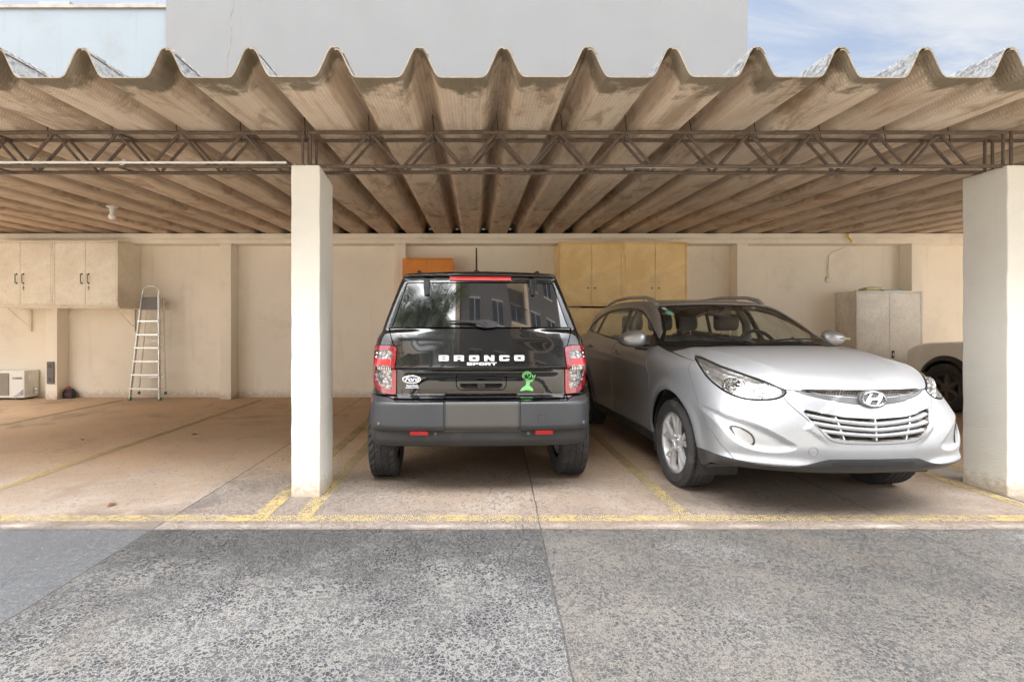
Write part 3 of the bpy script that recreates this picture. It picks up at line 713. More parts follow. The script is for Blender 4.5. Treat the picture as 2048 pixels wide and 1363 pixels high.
def offroad(parent, M, simple=False, h=.0145):
    fld = offroad_field(simple); sh = Shell(fld, (-1.0, -.08, .25), (1.0, 4.45, 1.80), h)
    X = lambda P: P[:, 0]; Y = lambda P: P[:, 1]; Z = lambda P: P[:, 2]
    one = lambda fn, s, x0=.3: (lambda P: np.maximum(fn(P), x0 - s*P[:, 0]))
    paint, blk, clad = M['white_paint' if simple else 'black_paint'], M['trim'], M['cladding']
    sh.take(lambda P: np.maximum(np.minimum(np.hypot(Y(P)-.77, Z(P)-.36)-.405, np.hypot(Y(P)-3.44, Z(P)-.36)-.405), .55-np.abs(X(P))), 0)
    # rear glass
    gp = [(-.668, 1.252), (.668, 1.252), (.650, 1.30), (.562, 1.592), (-.562, 1.592), (-.650, 1.30)]
    rg = lambda P: np.maximum(sdpoly(X(P), Z(P), gp), Y(P)-.62)
    p = sh.take(rg, .006); sh.place('rear_window', p, M['glass_mirror'], parent, off=-.003, skirt=.012)
    # side glass
    for s in (-1, 1):
        g0 = one(lambda P: np.minimum(sdpoly(Y(P), Z(P), [(.44, 1.27), (.60, 1.60), (1.22, 1.62), (1.22, 1.27)], .012), np.minimum(sdpoly(Y(P), Z(P), [(1.32, 1.27), (1.32, 1.62), (2.0, 1.62), (2.0, 1.27)], .012),
             sdpoly(Y(P), Z(P), [(2.09, 1.25), (2.09, 1.60), (2.38, 1.56), (2.86, 1.25)], .012))), s, .4)
        p = sh.take(g0, .005); sh.place('side_window', p, M['glass_mirror'], parent, off=-.003, skirt=.012)
    ws = lambda P: np.maximum(sdpoly(X(P), Z(P), [(-.66, 1.22), (.66, 1.22), (.54, 1.60), (-.54, 1.60)], .01), 2.1-Y(P))
    p = sh.take(ws, .005); sh.place('windscreen', p, M['glass_dark'], parent, skirt=.012)
    # tail lights
    tp = [(.632, 1.108), (.700, 1.120), (.86, 1.118), (.895, 1.08), (.895, .90), (.86, .83), (.80, .785), (.735, .762), (.640, .757), (.632, .765)]
    tf = lambda P: np.maximum(sdpoly(np.abs(X(P))+.42*np.maximum(Y(P)-.13, 0), Z(P), tp), Y(P)-.7)
    for s in (-1, 1):
        p = sh.take(one(tf, s), .005); inner, rim = p.split(tf, -.038)
        tl = sh.place('tail_light', rim, M['red_lamp'], parent, off=.010, skirt=.03)
        ib = sh.place('lamp_housing', inner, M['chrome_dull'], tl, off=-.028, skirt=0)
        m1, r1 = inner.split(lambda P: np.maximum(np.abs(Z(P)-.998)-.024, tf(P)+.046))
        sh.place('brake_lamp', m1, M['red_glow'], tl, off=-.002, skirt=.02)
        r2, r3 = r1.split(lambda P: np.abs(Z(P)-.948)-.014); sh.place('lamp_divider', r2, M['gap'], tl, off=-.012, skirt=.01)
        b = MB()
        for k in range(8):
            c = fld.front([(s*(.672+.014*k), .948)])[0]; b.box(c[0]-.003, c[0]+.003, c[1]+.004, c[1]+.02, .936, .960)
        b.build('lamp_rib', M['chrome'], tl)
        sh.place('clear_lens', r3, M['lens_amber'], tl, off=-.004, skirt=.006)
        b = MB()
        for zc, hh in ((1.058, .028), (.885, .034)):
            for k in range(6):
                for q in range(3):
                    c = fld.front([(s*(.675+.021*k), zc-hh+hh*q)])[0]; b.lathe([(0, .012), (.008, .008), (.011, 0)], 8, T(c[0], c[1]+.026, c[2]) @ RX(PI/2), cap=False)
        b.build('lamp_facet', M['chrome'], tl, smooth=True)
    # bumper
    bl = pch([0, .60, .64, .70, .95], [.722, .722, .735, .745, .755])
    g = lambda P: np.where(Y(P) < .62, Z(P) - bl(np.abs(X(P))) - .05*np.maximum(Y(P)-.3, 0), Z(P)-.50)
    cl2 = lambda P: np.minimum(g(P), np.minimum(np.hypot(Y(P)-.77, Z(P)-.36)-.475, np.hypot(Y(P)-3.44, Z(P)-.36)-.475))
    p = sh.take(cl2, .005)
    bump, rest = p.split(lambda P: Y(P)-.62)
    pl, bump = bump.split(lambda P: np.maximum(np.abs(X(P))-.262, np.maximum(.522-Z(P), Z(P)-.715)), .0)
    lowb, upb = bump.split(lambda P: Z(P)-.508)
    upb2, _ = upb.split(lambda P: -1+0*X(P)); bo = sh.place('rear_bumper', upb, clad, parent, skirt=.02); sh.place('bumper_valance', lowb, M['cladding_dark'], bo, skirt=.01)
    npl = sh.place('number_plate', pl, M['plate'], bo, off=.004, skirt=.008)
    sh.place('wheel_arch_cladding', rest, M['cladding_dark'], parent, skirt=.02)
    for s in (-1, 1):
        poly = [(s*.385, .478), (s*.515, .478), (s*.515, .512), (s*.385, .512)]
        P = fld.front(poly); b = MB(); V = [(v[0], v[1]-.010, v[2]) for v in P] + [(v[0], v[1]+.02, v[2]) for v in P]
        b.add(V, [(0, 1, 2, 3), (4, 5, 1, 0), (5, 6, 2, 1), (6, 7, 3, 2), (7, 4, 0, 3)]); b.build('bumper_reflector', M['red_glow'], bo, bevel=.002)
        for xx, zz, yy in ((.335, .488, 0), (.745, .56, 0)):
            c = fld.front([(s*xx, zz)])[0]; n = Vector(fld.normal(np.array([c]))[0])
            b = MB(); b.lathe([(0, .003), (.0095, .003), (.0115, .001), (.0125, -.004)], 18, T(*c) @ Vector((0, 0, 1)).rotation_difference(n).to_matrix().to_4x4(), cap=False); b.build('parking_sensor', M['cladding_light'], bo, smooth=True)
        c = fld.side([(.34, .69)], s)[0]; b = MB(); b.box(c[0]-.01, c[0]+.006, .31, .37, .665, .715); b.build('side_marker', M['red_glow'], bo, bevel=.003)
    c = fld.front([(.40, .58), (.455, .58), (.455, .63), (.40, .63)]); b = MB(); b.tube([(v[0], v[1]-.0005, v[2]) for v in list(c)+[c[0]]], .0012, 4); b.build('tow_cover', M['gap'], bo)
    # tailgate
    tg = [(-.632, .735), (-.64, 1.10), (-.675, 1.20), (-.69, 1.246), (.69, 1.246), (.675, 1.20), (.64, 1.10), (.632, .735)]
    tgf = lambda P: np.maximum(sdpoly(X(P), Z(P), tg), Y(P)-.5)
    p = sh.take(tgf, .007)
    hp = [(-.185, .895), (.185, .895), (.185, .815), (.155, .790), (-.155, .790), (-.185, .815)]
    hf = lambda P: sdpoly(X(P), Z(P), hp); q, p = p.split(hf, .003)
    gate = sh.place('tailgate', p, paint, parent, skirt=.025)
    q, _ = q.split(hf, -.003); slot = lambda P: sdpoly(X(P), Z(P), [(-.165, .838), (.165, .838), (.150, .806), (.115, .798), (-.115, .798), (-.150, .806)])
    s1, s2 = q.split(slot); sh.place('grip_panel', s2, paint, gate, skirt=.02)
    sh.place('grip_slot', s1, M['gap'], gate, skirt=0, depth=lambda g_: .03*ss(0, .012, -g_), gfun=slot)
    cz = fld.front([(0, .82)])[0]; b = MB(); b.box(-.028, .028, cz[1]-.006, cz[1]+.03, .802, .836); cam = b.build('camera_housing', M['trim'], gate, bevel=.003)
    b = MB(); b.lathe([(0, .004), (.008, .003), (.009, 0)], 14, T(0, cz[1]-.006, .820) @ RX(PI/2), cap=False); b.build('camera_lens', M['gap'], cam, smooth=True)
    if not simple: decorate(fld, gate, M)
    # high brake light, hinges, wiper
    b = MB(); P = fld.front([(x, 1.628) for x in np.linspace(-.235, .235, 13)], y0=-.2); V = []
    for v in P:
        for dy, dz in ((-.012, -.018), (-.016, .0), (-.010, .020), (.03, .022), (.03, -.018)): V.append((v[0], v[1]+dy, v[2]+dz))
    b.add(V, [(k*5+j, k*5+(j+1) % 5, (k+1)*5+(j+1) % 5, (k+1)*5+j) for k in range(12) for j in range(5)] + [(4, 3, 2, 1, 0), (60, 61, 62, 63, 64)]); b.build('high_brake_light', M['red_glow'], parent)
    for xx in (-.41, .405):
        P = fld.front([(xx, 1.62), (xx, 1.57), (xx, 1.50)], y0=-.2)
        b = MB(); V = []
        for v, w_ in zip(P, (.024, .026, .018)): V += [(v[0]-w_, v[1]+.01, v[2]), (v[0]-w_*.8, v[1]-.022, v[2]), (v[0]+w_*.8, v[1]-.022, v[2]), (v[0]+w_, v[1]+.01, v[2])]
        b.add(V, [(k*4+j, k*4+j+1, k*4+j+5, k*4+j+4) for k in range(2) for j in range(3)] + [(3, 2, 1, 0), (8, 9, 10, 11)]); b.build('window_hinge', M['trim'], parent, bevel=.004)
    P = fld.front([(x, z) for x, z in ((.03, 1.262), (.0, 1.285), (-.10, 1.295), (-.24, 1.298))], y0=-.2)
    b = MB(); b.tube([(v[0], v[1]-.03, v[2]) for v in P], .012, 10, rs=[.02, .016, .010, .006]); wp_ = b.build('rear_wiper', M['black_soft'], parent, smooth=True)
    b = MB(); P = fld.front([(-.02, 1.300), (.05, 1.302), (.11, 1.285), (.10, 1.262), (.02, 1.256), (-.03, 1.27)], y0=-.2); b.add([(v[0], v[1]-.035, v[2]) for v in P]+[(v[0], v[1], v[2]) for v in P], [(0, 1, 2, 3, 4, 5)] + [(k, (k+1) % 6, (k+1) % 6+6, k+6) for k in range(6)]); b.build('wiper_cover', M['black_soft'], wp_, bevel=.008)
    # doors
    for s in (-1, 1):
        for poly in ([(.95, 1.0), (1.28, 1.20), (1.95, 1.20), (1.95, .52), (1.30, .52), (1.22, .75)], [(2.05, .52), (2.05, 1.20), (3.0, 1.18), (2.98, .52)]):
            p = sh.take(one(lambda P: sdpoly(Y(P), Z(P), poly), s), .008); sh.place('door', p, paint, parent, skirt=.02)
    p = sh.take(lambda P: np.maximum(sdpoly(X(P), Y(P), [(-.72, 2.98), (.72, 2.98), (.70, 4.1), (-.70, 4.1)]), 1.0-Z(P)), .006); sh.place('bonnet', p, paint, parent, skirt=.02)
    if not simple:
        p = sh.take(lambda P: np.maximum(sdpoly(X(P), Z(P), [(-.70, .80), (.70, .80), (.70, .98), (-.70, .98)]), 4.0-Y(P)), .006); sh.place('grille', p, blk, parent, skirt=.02)
    sh.place('body', sh.rest, paint, parent, skirt=.02)
    for y in (.77, 3.44):
        for s in (-1, 1): tyre_rim(parent, s*.772, y, .362, .232, .222, s, tread_terrain, 'six', M if not simple else {**M, 'rim': M['disc']})
        arch_liner(parent, .835, y, .36, .43, M, lo=.14)
    b = MB(); b.box(-.70, .70, .30, 1.2, .40, .46); b.box(-.75, .75, 1.2, 4.1, .28, .34); b.build('underbody', M['black_soft'], parent)
    b = MB(); b.tube([(-.52, .30, .40), (-.45, .34, .385), (-.2, .6, .37)], .028, 10); b.build('exhaust', M['disc'], parent, smooth=True)
    b = MB(); b.tube([(-.72, .77, .35), (.72, .77, .35)], .045, 12); b.build('axle', M['black_soft'], parent, smooth=True)
    for s in (() if simple else (-1, 1)):
        P = fld.top([(s*.49, y) for y in (.50, .60, 1.4, 2.3, 2.4)])
        b = MB(); b.tube([(v[0], v[1], v[2]+o_) for v, o_ in zip(P, (-.01, .018, .03, .03, 0))], .016, 8, rs=[.016, .018, .016, .016, .016]); b.build('roof_rail', blk, parent, smooth=True)
    P = fld.top([(-.015, .62)])[0]; b = MB(); b.tube([(P[0], P[1]-.01, P[2]-.01), (P[0], P[1], P[2]+.012), (P[0], P[1]+.01, P[2]+.028), (P[0], P[1]+.05, P[2]+.22)], .01, 10, rs=[.045, .028, .008, .006]); b.build('antenna', M['black_soft'], parent, smooth=True)
    for s in (-1, 1):
        b = MB(); b.box(s*.90, s*1.04, 2.62, 2.74, 1.14, 1.30); b.build('wing_mirror', paint, parent, bevel=.03)
        b = MB(); b.box(s*.74, s*.92, 2.66, 2.70, 1.17, 1.21); b.build('mirror_stalk', blk, parent, bevel=.01)
    return fld

def decorate(fld, gate, M):
    # block letters with thick strokes
    def block(ch):
        W_, H_ = 1.0, 1.0
        D = {'B': ([(0, 0), (.9, 0), (1, .12), (1, .4), (.94, .5), (1, .6), (1, .88), (.9, 1), (0, 1)], [(.34, .24, .66, .38), (.34, .62, .66, .76)]),
             'R': ([(0, 0), (.34, 0), (.34, .26), (.62, .26), (.66, 0), (1, 0), (1, .34), (.93, .43), (1, .52), (1, .88), (.9, 1), (0, 1)], [(.34, .56, .66, .74)]),
             'O': ([(.1, 0), (.9, 0), (1, .12), (1, .88), (.9, 1), (.1, 1), (0, .88), (0, .12)], [(.34, .34, .66, .66)]),
             'N': ([(0, 0), (.32, 0), (.32, .5), (.66, 0), (1, 0), (1, 1), (.68, 1), (.68, .5), (.34, 1), (0, 1)], []),
             'C': ([(.1, 0), (.9, 0), (1, .12), (1, .38), (.66, .38), (.66, .3), (.34, .3), (.34, .7), (.66, .7), (.66, .62), (1, .62), (1, .88), (.9, 1), (.1, 1), (0, .88), (0, .12)], []),
             'S': ([(0, .05), (.1, 0), (.9, 0), (1, .1), (1, .55), (.9, .64), (.34, .64), (.34, .72), (1, .72), (1, 1), (.1, 1), (0, .9), (0, .45), (.1, .36), (.66, .36), (.66, .28), (0, .28)], []),
             'P': ([(0, 0), (.34, 0), (.34, .3), (.9, .3), (1, .4), (1, .88), (.9, 1), (0, 1)], [(.34, .55, .66, .74)]),
             'T': ([(.33, 0), (.67, 0), (.67, .7), (1, .7), (1, 1), (0, 1), (0, .7), (.33, .7)], [])}
        return D[ch]
    def write(txt, x0, z0, cw, ch, gap_, nm, dark):
        out = MB(); hol = MB()
        for i, c in enumerate(txt):
            poly, holes = block(c); ox = x0 + i*(cw+gap_)
            P = fld.front([(ox+a*cw, z0+b_*ch) for a, b_ in poly]); ym = P[:, 1].min()-.004
            out.add([(v[0], ym, v[2]) for v in P] + [(v[0], ym+.012, v[2]) for v in P], [tuple(range(len(poly)))] + [(k, (k+1) % len(poly), (k+1) % len(poly)+len(poly), k+len(poly)) for k in range(len(poly))])
            for a, b_, c2, d in holes: hol.add([(ox+a*cw, ym-.001, z0+b_*ch), (ox+c2*cw, ym-.001, z0+b_*ch), (ox+c2*cw, ym-.001, z0+d*ch), (ox+a*cw, ym-.001, z0+d*ch)], [(0, 1, 2, 3)])
        o = out.build(nm, M['letter_white'], gate)
        if hol.V: hol.build('letter_counter', M['gap'], o)
    write('BRONCO', -.312, 1.008, .074, .042, .036, 'lettering', True)
    write('SPORT', -.108, .978, .040, .021, .004, 'lettering', True)
    # oval maker badge
    c = fld.front([(-.512, .872)])[0]; Mb = T(-.512, c[1]-.004, .872) @ RZ(-.05)
    el = lambda a, b_, n=44: [(a*math.cos(2*PI*k/n), b_*math.sin(2*PI*k/n)) for k in range(n)]
    q = MB(); q.prism(el(.068, .031), -.002, .02); q.V = [tuple(Mb @ Vector(v)) for v in q.V]; bd = q.build('oval_badge', M['chrome'], gate, bevel=.001)
    q = MB(); q.prism(el(.061, .0255), -.004, .0); q.V = [tuple(Mb @ Vector(v)) for v in q.V]; q.build('badge_field', M['badge_blue'], bd)
    V, F = text_mesh('Ford', .046, .0012, .35, 1.15); mk('badge_script', [tuple(Mb @ Vector((v[0], -.0052, v[2]))) for v in V], F, M['letter_white'], bd)
    q = MB(); q.tube([Mb @ Vector((.054*math.cos(a), -.0048, .0205*math.sin(a))) for a in np.linspace(0, 2*PI, 41)], .0008, 4, cap=False); q.build('badge_line', M['letter_white'], bd)
    V, F = text_mesh('SuperAuto', .020, .0008, .2, 1.0); y0 = fld.front([(-.508, .822)])[0][1]
    mk('dealer_sticker', [(v[0]-.508, y0-.003, v[2]+.826) for v in V], F, M['letter_white'], gate)
    q = MB(); q.box(-.556, -.46, y0-.003, y0+.01, .808, .813); q.build('dealer_sticker', M['letter_white'], gate)
    # little green figure sticker
    cx, cz_ = .338, .856; y0 = fld.front([(cx, cz_)])[0][1]-.003
    q = MB()
    def blob(pts, dy=0): 
        P_ = crom([(a*1.25, b_*1.15) for a, b_ in pts], 4); ca = sum(a for a, _ in P_)/len(P_); cb = sum(b_ for _, b_ in P_)/len(P_)
        Q = fld.front([(cx+ca, cz_+cb)] + [(cx+a, cz_+b_) for a, b_ in P_]); n_ = len(P_)
        q.add([(v[0], v[1]-.004-dy*2, v[2]) for v in Q], [(0, k+1, (k+1) % n_+1) for k in range(n_)])
    blob([(-.030, .030), (-.022, .058), (.004, .066), (.024, .052), (.022, .028), (.006, .006), (-.012, .010)])
    blob([(-.008, .010), (.012, .010), (.018, -.018), (.008, -.034), (-.006, -.034), (-.004, -.012)], .0006)
    blob([(.010, .004), (.030, .014), (.036, .038), (.042, .020), (.036, -.002), (.016, -.008)], .001)
    blob([(.030, .012), (.028, .040), (.033, .042), (.035, .018)], .0012); blob([(.038, .012), (.044, .040), (.049, .038), (.044, .010)], .0012)
    blob([(-.010, -.030), (-.036, -.052), (-.036, -.064), (0, -.058), (.034, -.064), (.036, -.052), (.014, -.030)], .0015)
    stk = q.build('green_sticker', M['green'], gate)
    q = MB()
    blob([(-.016, .036), (-.004, .044), (-.001, .030), (-.010, .024)], .002); blob([(.006, .044), (.018, .046), (.014, .032), (.006, .030)], .002)
    q.build('sticker_eye', M['gap'], stk)
# ------------------------------------------------------------------ materials
M = {}
M['rubber'] = pm('rubber', (.028, .028, .029), .75, var=.25, vs=14, dirt=(.10, .085, .07), ds=9, da=.35)
M['rim'] = pm('alloy', (.78, .79, .80), .35, .6, var=.06, dirt=(.20, .17, .14), ds=6, da=.35)
M['disc'] = pm('brake_steel', (.14, .13, .12), .45, .7, var=.2)
M['black_soft'] = pm('black_soft', (.018, .018, .019), .6, var=.2)
M['trim'] = pm('trim', (.012, .012, .013), .3, var=.15)
M['gap'] = pm('gap_black', (.006, .006, .006), .7, var=.1)
M['chrome'] = pm('chrome', (.80, .80, .81), .12, 1.0, var=.03)
M['chrome_dull'] = pm('chrome_dull', (.74, .74, .75), .14, .85, var=.12, vs=22)
M['mirror'] = pm('mirror', (.86, .87, .88), .06, 1.0, var=.02)
M['grey_plastic'] = pm('grey_plastic', (.085, .087, .09), .5, var=.15, dirt=(.22, .19, .16), ds=3, da=.4, bump=.15, bs=300, bd=.0008)
M['lip_black'] = pm('lip_black', (.038, .038, .040), .45, var=.15, dirt=(.14, .12, .10), ds=3, da=.3)
M['cladding'] = pm('cladding', (.050, .052, .057), .38, .25, var=.08, vs=3, bump=.12, bs=500, bd=.0006)
M['cladding_dark'] = pm('cladding_dark', (.026, .026, .027), .55, var=.15, dirt=(.10, .085, .07), ds=4, da=.25, bump=.12, bs=400, bd=.0006)
M['cladding_light'] = pm('sensor_grey', (.13, .13, .135), .4, var=.05)
M['plate'] = pm('blank_plate', (.066, .062, .056), .5, var=.06, vs=3)
M['red_glow'] = pm('red_reflector', (.50, .006, .010), .12, var=.08, coat=.6)
M['letter_white'] = pm('letter_silver', (.56, .57, .58), .3, var=.03)
M['badge_blue'] = pm('badge_blue', (.006, .016, .07), .2, coat=.6)
M['green'] = pm('sticker_green', (.17, .50, .17), .4, var=.1)
M['sticker'] = pm('sticker', (.62, .68, .66), .5, var=.08)
M['sticker_green'] = pm('sticker_teal', (.20, .62, .46), .5, var=.2, vs=40)
M['interior'] = pm('interior', (.10, .095, .09), .6, var=.15)
M['seat'] = pm('seat_fabric', (.07, .068, .066), .8, var=.2)
M['headliner'] = pm('headliner', (.32, .31, .29), .9)
M['lens_solid'] = pm('lens_solid', (.62, .62, .60), .12, .3)
M['silver_flat'] = pm('silver_flat', (.52, .525, .53), .38, .55, var=.03)
M['silver_dark'] = pm('silver_dark', (.22, .222, .225), .35, .6, var=.05)
M['white_paint'] = pm('white_car_paint', (.88, .87, .84), .25, coat=.8, var=.02)

def car_paint(name, col, metal, rough, coat, dustcol, dust, flake=0.0, grime=.3):
    m, t, b = newmat(name); v = t.coord(); x, y, z = t.sep(v)
    big = t.noise(v, 1.7, 5, .6); fine = t.noise(v, 90, 2, .6)
    c = t.mix(t.mr(fine, .3, .7), [k*.96 for k in col], [min(1, k*1.04) for k in col])
    nz = t.sep(t.n.new('ShaderNodeNewGeometry').outputs['Normal'])[2]
    up = t.mr(nz, .3, 1.0, smooth=True)
    low = t.mr(z, .75, .3, 0, grime)
    df = t.m('ADD', t.m('MULTIPLY', up, t.mr(big, .3, .7, dust*.4, dust)), t.m('MULTIPLY', low, t.mr(t.noise(v, 7, 5, .7), .35, .7)), clamp=True)
    c = t.mix(df, c, dustcol)
    setb(t, b, c, t.m('ADD', rough, t.m('MULTIPLY', df, .45)), t.m('MULTIPLY', metal, t.m('SUBTRACT', 1, df)), None, t.m('MULTIPLY', coat, t.m('SUBTRACT', 1, t.m('MULTIPLY', df, .8))), .20 if metal > .3 else .02)
    wav = t.noise(v, 2.2, 1, .4); setb(t, b, normal=t.bump(wav, .05, .02))
    return m
M['silver'] = car_paint('silver_paint', (.45, .465, .49), .70, .38, .35, (.42, .39, .35), .22, grime=.18)
M['black_paint'] = car_paint('black_paint', (.0025, .0025, .003), 0.0, .18, 1.0, (.12, .11, .10), .015, grime=.01)
M['glass'] = glass('car_glass', (.86, .90, .86), 1.0, .01, .10)
M['lens'] = glass('lamp_lens', (.93, .93, .92), 1.0, .02, .10)
def gmirror(name, col, rough, spec):
    m, t, b = newmat(name); v = t.coord()
    setb(t, b, col, t.mr(t.noise(v, 6, 4, .6), .3, .7, rough, rough*1.8), 0, None, 1.0, .01, spec); 
    t.inp(b.inputs['Coat IOR'], 1.9); return m
M['glass_mirror'] = gmirror('privacy_glass', (.008, .008, .009), .03, 1.0)
M['glass_dark'] = gmirror('dark_glass', (.012, .013, .014), .03, .7)
# red tail lamp and its inner clear segments
m, t, b = newmat('red_lens'); v = t.coord(); w = t.n.new('ShaderNodeTexWave'); w.inputs['Scale'].default_value = 22; t.inp(w.inputs['Vector'], v)
setb(t, b, t.mix(w.outputs[1], (.14, .001, .008), (.30, .002, .012)), .08, 0, None, 1.0, .02, .6); M['red_lamp'] = m
m, t, b = newmat('clear_segment'); v = t.coord(); br = t.voro(v, 42); 
setb(t, b, t.mix(t.mr(br[0], .0, .7), (.46, .43, .41), (.09, .08, .08)), .12, .55, t.bump(br[0], .8, .004), 1.0, .02, .6); M['lens_amber'] = m
# honeycomb grille insert
m, t, b = newmat('grille_mesh'); v = t.coord(); x, y, z = t.sep(v)
vv = t.comb(x, t.m('MULTIPLY', z, 1.35), 0.0); vo = t.voro(vv, 62, 'DISTANCE_TO_EDGE', .12)
mask = t.mr(vo[0], .12, .2)
setb(t, b, t.mix(mask, (.17, .155, .135), (.006, .006, .006)), .6, 0, t.bump(mask, .8, .004)); M['mesh_grille'] = m

# masonry and joinery
def plaster(name, col, dirtc=(.30, .25, .18), da=.35, ds=1.1, low=.0, lines=False, var=.05):
    m, t, b = newmat(name); v = t.pos(); x, y, z = t.sep(v)
    n = t.noise(v, .9, 5, .6); f = t.noise(v, 26, 5, .65)
    c = t.mix(t.mr(n, .3, .7), [k*(1-var) for k in col], [min(1, k*(1+var)) for k in col])
    c = t.mix(t.m('MULTIPLY', t.mr(t.noise(v, ds, 7, .7), .52, .75, smooth=True), da), c, dirtc)
    st = t.noise(t.scale(v, (3.5, 3.5, .22)), 2.2, 5, .6); c = t.mix(t.m('MULTIPLY', t.mr(st, .56, .76, smooth=True), da*.7), c, dirtc)
    if low: c = t.mix(t.m('MULTIPLY', t.mr(t.m('ADD', z, t.mr(f, .3, .7, -.06, .06)), .16, .0, smooth=True), low), c, (.34, .24, .15))
    trow = t.n.new('ShaderNodeTexWave'); trow.bands_direction = 'Z'; trow.inputs['Scale'].default_value = 14; trow.inputs['Distortion'].default_value = 9; trow.inputs['Detail'].default_value = 3; t.inp(trow.inputs['Vector'], v)
    h = t.m('ADD', t.m('MULTIPLY', f, .7), t.m('MULTIPLY', trow.outputs[1], .22))
    setb(t, b, c, .78, 0, t.bump(h, .32, .007), spec=.25); return m
M['wall'] = plaster('wall_plaster', (.87, .81, .70), da=.2, low=.5)
M['column'] = plaster('column_plaster', (.645, .62, .555), (.40, .36, .30), .28, low=.7)
M['tower'] = plaster('tower_plaster', (.138, .140, .142), (.13, .125, .12), .22, .35, var=.03)
M['annex'] = plaster('annex_plaster', (.165, .19, .21), (.13, .13, .125), .35, 1.1, var=.03)
M['cement'] = pm('cement_stain', (.22, .19, .15), .85, var=.35, vs=3)
M['cream'] = pm('cream_render', (.80, .69, .56), .8, var=.06, vs=1.5)
M['slate'] = pm('slate_render', (.15, .15, .155), .7, var=.08, vs=2)
M['window_glass'] = gmirror('window_glass', (.02, .025, .03), .04, .8)
M['white_frame'] = pm('white_frame', (.75, .75, .74), .4)
def cupboard(name, col, col2, grime, rust=None, rough=.45, spec=.5, grain=False):
    m, t, b = newmat(name); v = t.coord(); x, y, z = t.sep(v)
    n = t.noise(v, 2.6, 6, .65, .6); f = t.noise(t.scale(v, (1, 1, 6)) if grain else v, 18, 5, .7)
    c = t.mix(t.mr(n, .32, .68, smooth=True), col, col2); c = t.mix(t.m('MULTIPLY', t.mr(f, .45, .75), .35), c, grime)
    c = t.mix(t.m('MULTIPLY', t.mr(t.noise(v, 6, 7, .75), .58, .72, smooth=True), .5), c, rust or grime)
    setb(t, b, c, t.mr(n, .3, .7, rough*.75, rough*1.25), 0, t.bump(f, .12, .003), spec=spec); return m
M['metal_cream'] = cupboard('cream_enamel', (.84, .785, .66), (.74, .67, .54), (.55, .46, .34), (.36, .22, .11))
M['wood'] = cupboard('varnished_ply', (.95, .72, .36), (.82, .58, .25), (.50, .31, .11), (.80, .64, .36), .42, grain=True)
M['orange'] = cupboard('orange_laminate', (.85, .32, .05), (.78, .27, .04), (.50, .18, .03), None, .4)
M['metal_grey'] = cupboard('grey_enamel', (.76, .715, .63), (.65, .60, .52), (.36, .31, .25), (.40, .33, .24), .38)
M['iron'] = pm('dark_iron', (.035, .028, .022), .55, .4, var=.3)
M['rebar'] = pm('rusty_rebar', (.125, .092, .070), .72, .1, var=.35, vs=20, dirt=(.15, .075, .035), ds=7, da=.5)
nt = NT(M['rebar'].node_tree); b = M['rebar'].node_tree.nodes['Principled BSDF']
w = nt.n.new('ShaderNodeTexWave'); w.bands_direction = 'X'; w.inputs['Scale'].default_value = 28; nt.inp(w.inputs['Vector'], nt.pos()); nt.inp(b.inputs['Normal'], nt.bump(w.outputs[1], .9, .006))
M['pvc'] = pm('white_pipe', (.66, .65, .61), .4, var=.05, dirt=(.40, .35, .28), ds=5, da=.3)
M['alu'] = pm('aluminium', (.66, .65, .62), .34, .85, var=.08, vs=20)
M['yellow_pipe'] = pm('yellow_pipe', (.75, .48, .03), .4)
M['ac_white'] = pm('ac_casing', (.74, .74, .70), .4, var=.04, dirt=(.45, .40, .32), ds=3, da=.3)
M['ac_grille'] = pm('ac_grille', (.16, .14, .12), .6)
M['device_grey'] = pm('grey_rubber', (.16, .15, .145), .5)
M['bottle'] = pm('bottle_black', (.02, .02, .024), .3)
M['red_cap'] = pm('red_cap', (.55, .02, .02), .35)
M['blue'] = pm('blue_print', (.03, .06, .30), .4)
M['dark_print'] = pm('dark_print', (.03, .035, .05), .4)
M['paper_green'] = pm('book_green', (.25, .42, .34), .7); M['paper_yellow'] = pm('book_yellow', (.72, .62, .30), .7); M['paper_blue'] = pm('book_blue', (.30, .48, .60), .7)
M['rubber_green'] = pm('green_foot', (.02, .20, .10), .5)
M['leaf_dead'] = pm('dead_leaf', (.16, .07, .03), .8, var=.3)
M['leaf'] = pm('foliage', (.10, .19, .045), .5, var=.5, vs=2.5)
M['palm_leaf'] = pm('palm_leaf', (.075, .13, .03), .5, var=.4, vs=3)
M['bark'] = pm('palm_bark', (.34, .28, .21), .85, var=.3, vs=9, bump=.5, bs=20, bd=.02)
M['bulb'] = pm('opal_bulb', (.85, .84, .80), .25)

# fibre-cement sheets: brown weathered underside with the cloth pattern of the mould, grey lichen on top
m, t, b = newmat('fibre_cement'); v = t.coord(); geo = t.n.new('ShaderNodeNewGeometry'); rnd = t.n.new('ShaderNodeObjectInfo').outputs['Random']
v2 = t.vadd(v, t.comb(t.m('MULTIPLY', rnd, 37.0), t.m('MULTIPLY', rnd, 11.0), 0.0)); x, y, z = t.sep(v)
wy = t.sep(t.pos())[1]
base = t.mix(t.mr(t.noise(v2, 1.6, 6, .65), .3, .7), (.70, .55, .405), (.88, .765, .62))
streak = t.noise(t.scale(v2, (9, 1.1, 9)), 1.6, 6, .65); base = t.mix(t.m('MULTIPLY', t.mr(streak, .46, .72, smooth=True), .55), base, (.38, .27, .18))
pale = t.noise(t.scale(v2, (3, 1.5, 3)), 2.3, 6, .7); base = t.mix(t.m('MULTIPLY', t.mr(pale, .52, .74, smooth=True), .6), base, (.76, .66, .53))
blot = t.noise(t.scale(v2, (2.2, .9, 2.2)), 1.9, 7, .72, .6); base = t.mix(t.m('MULTIPLY', t.mr(blot, .50, .64, smooth=True), .72), base, (.36, .25, .155))
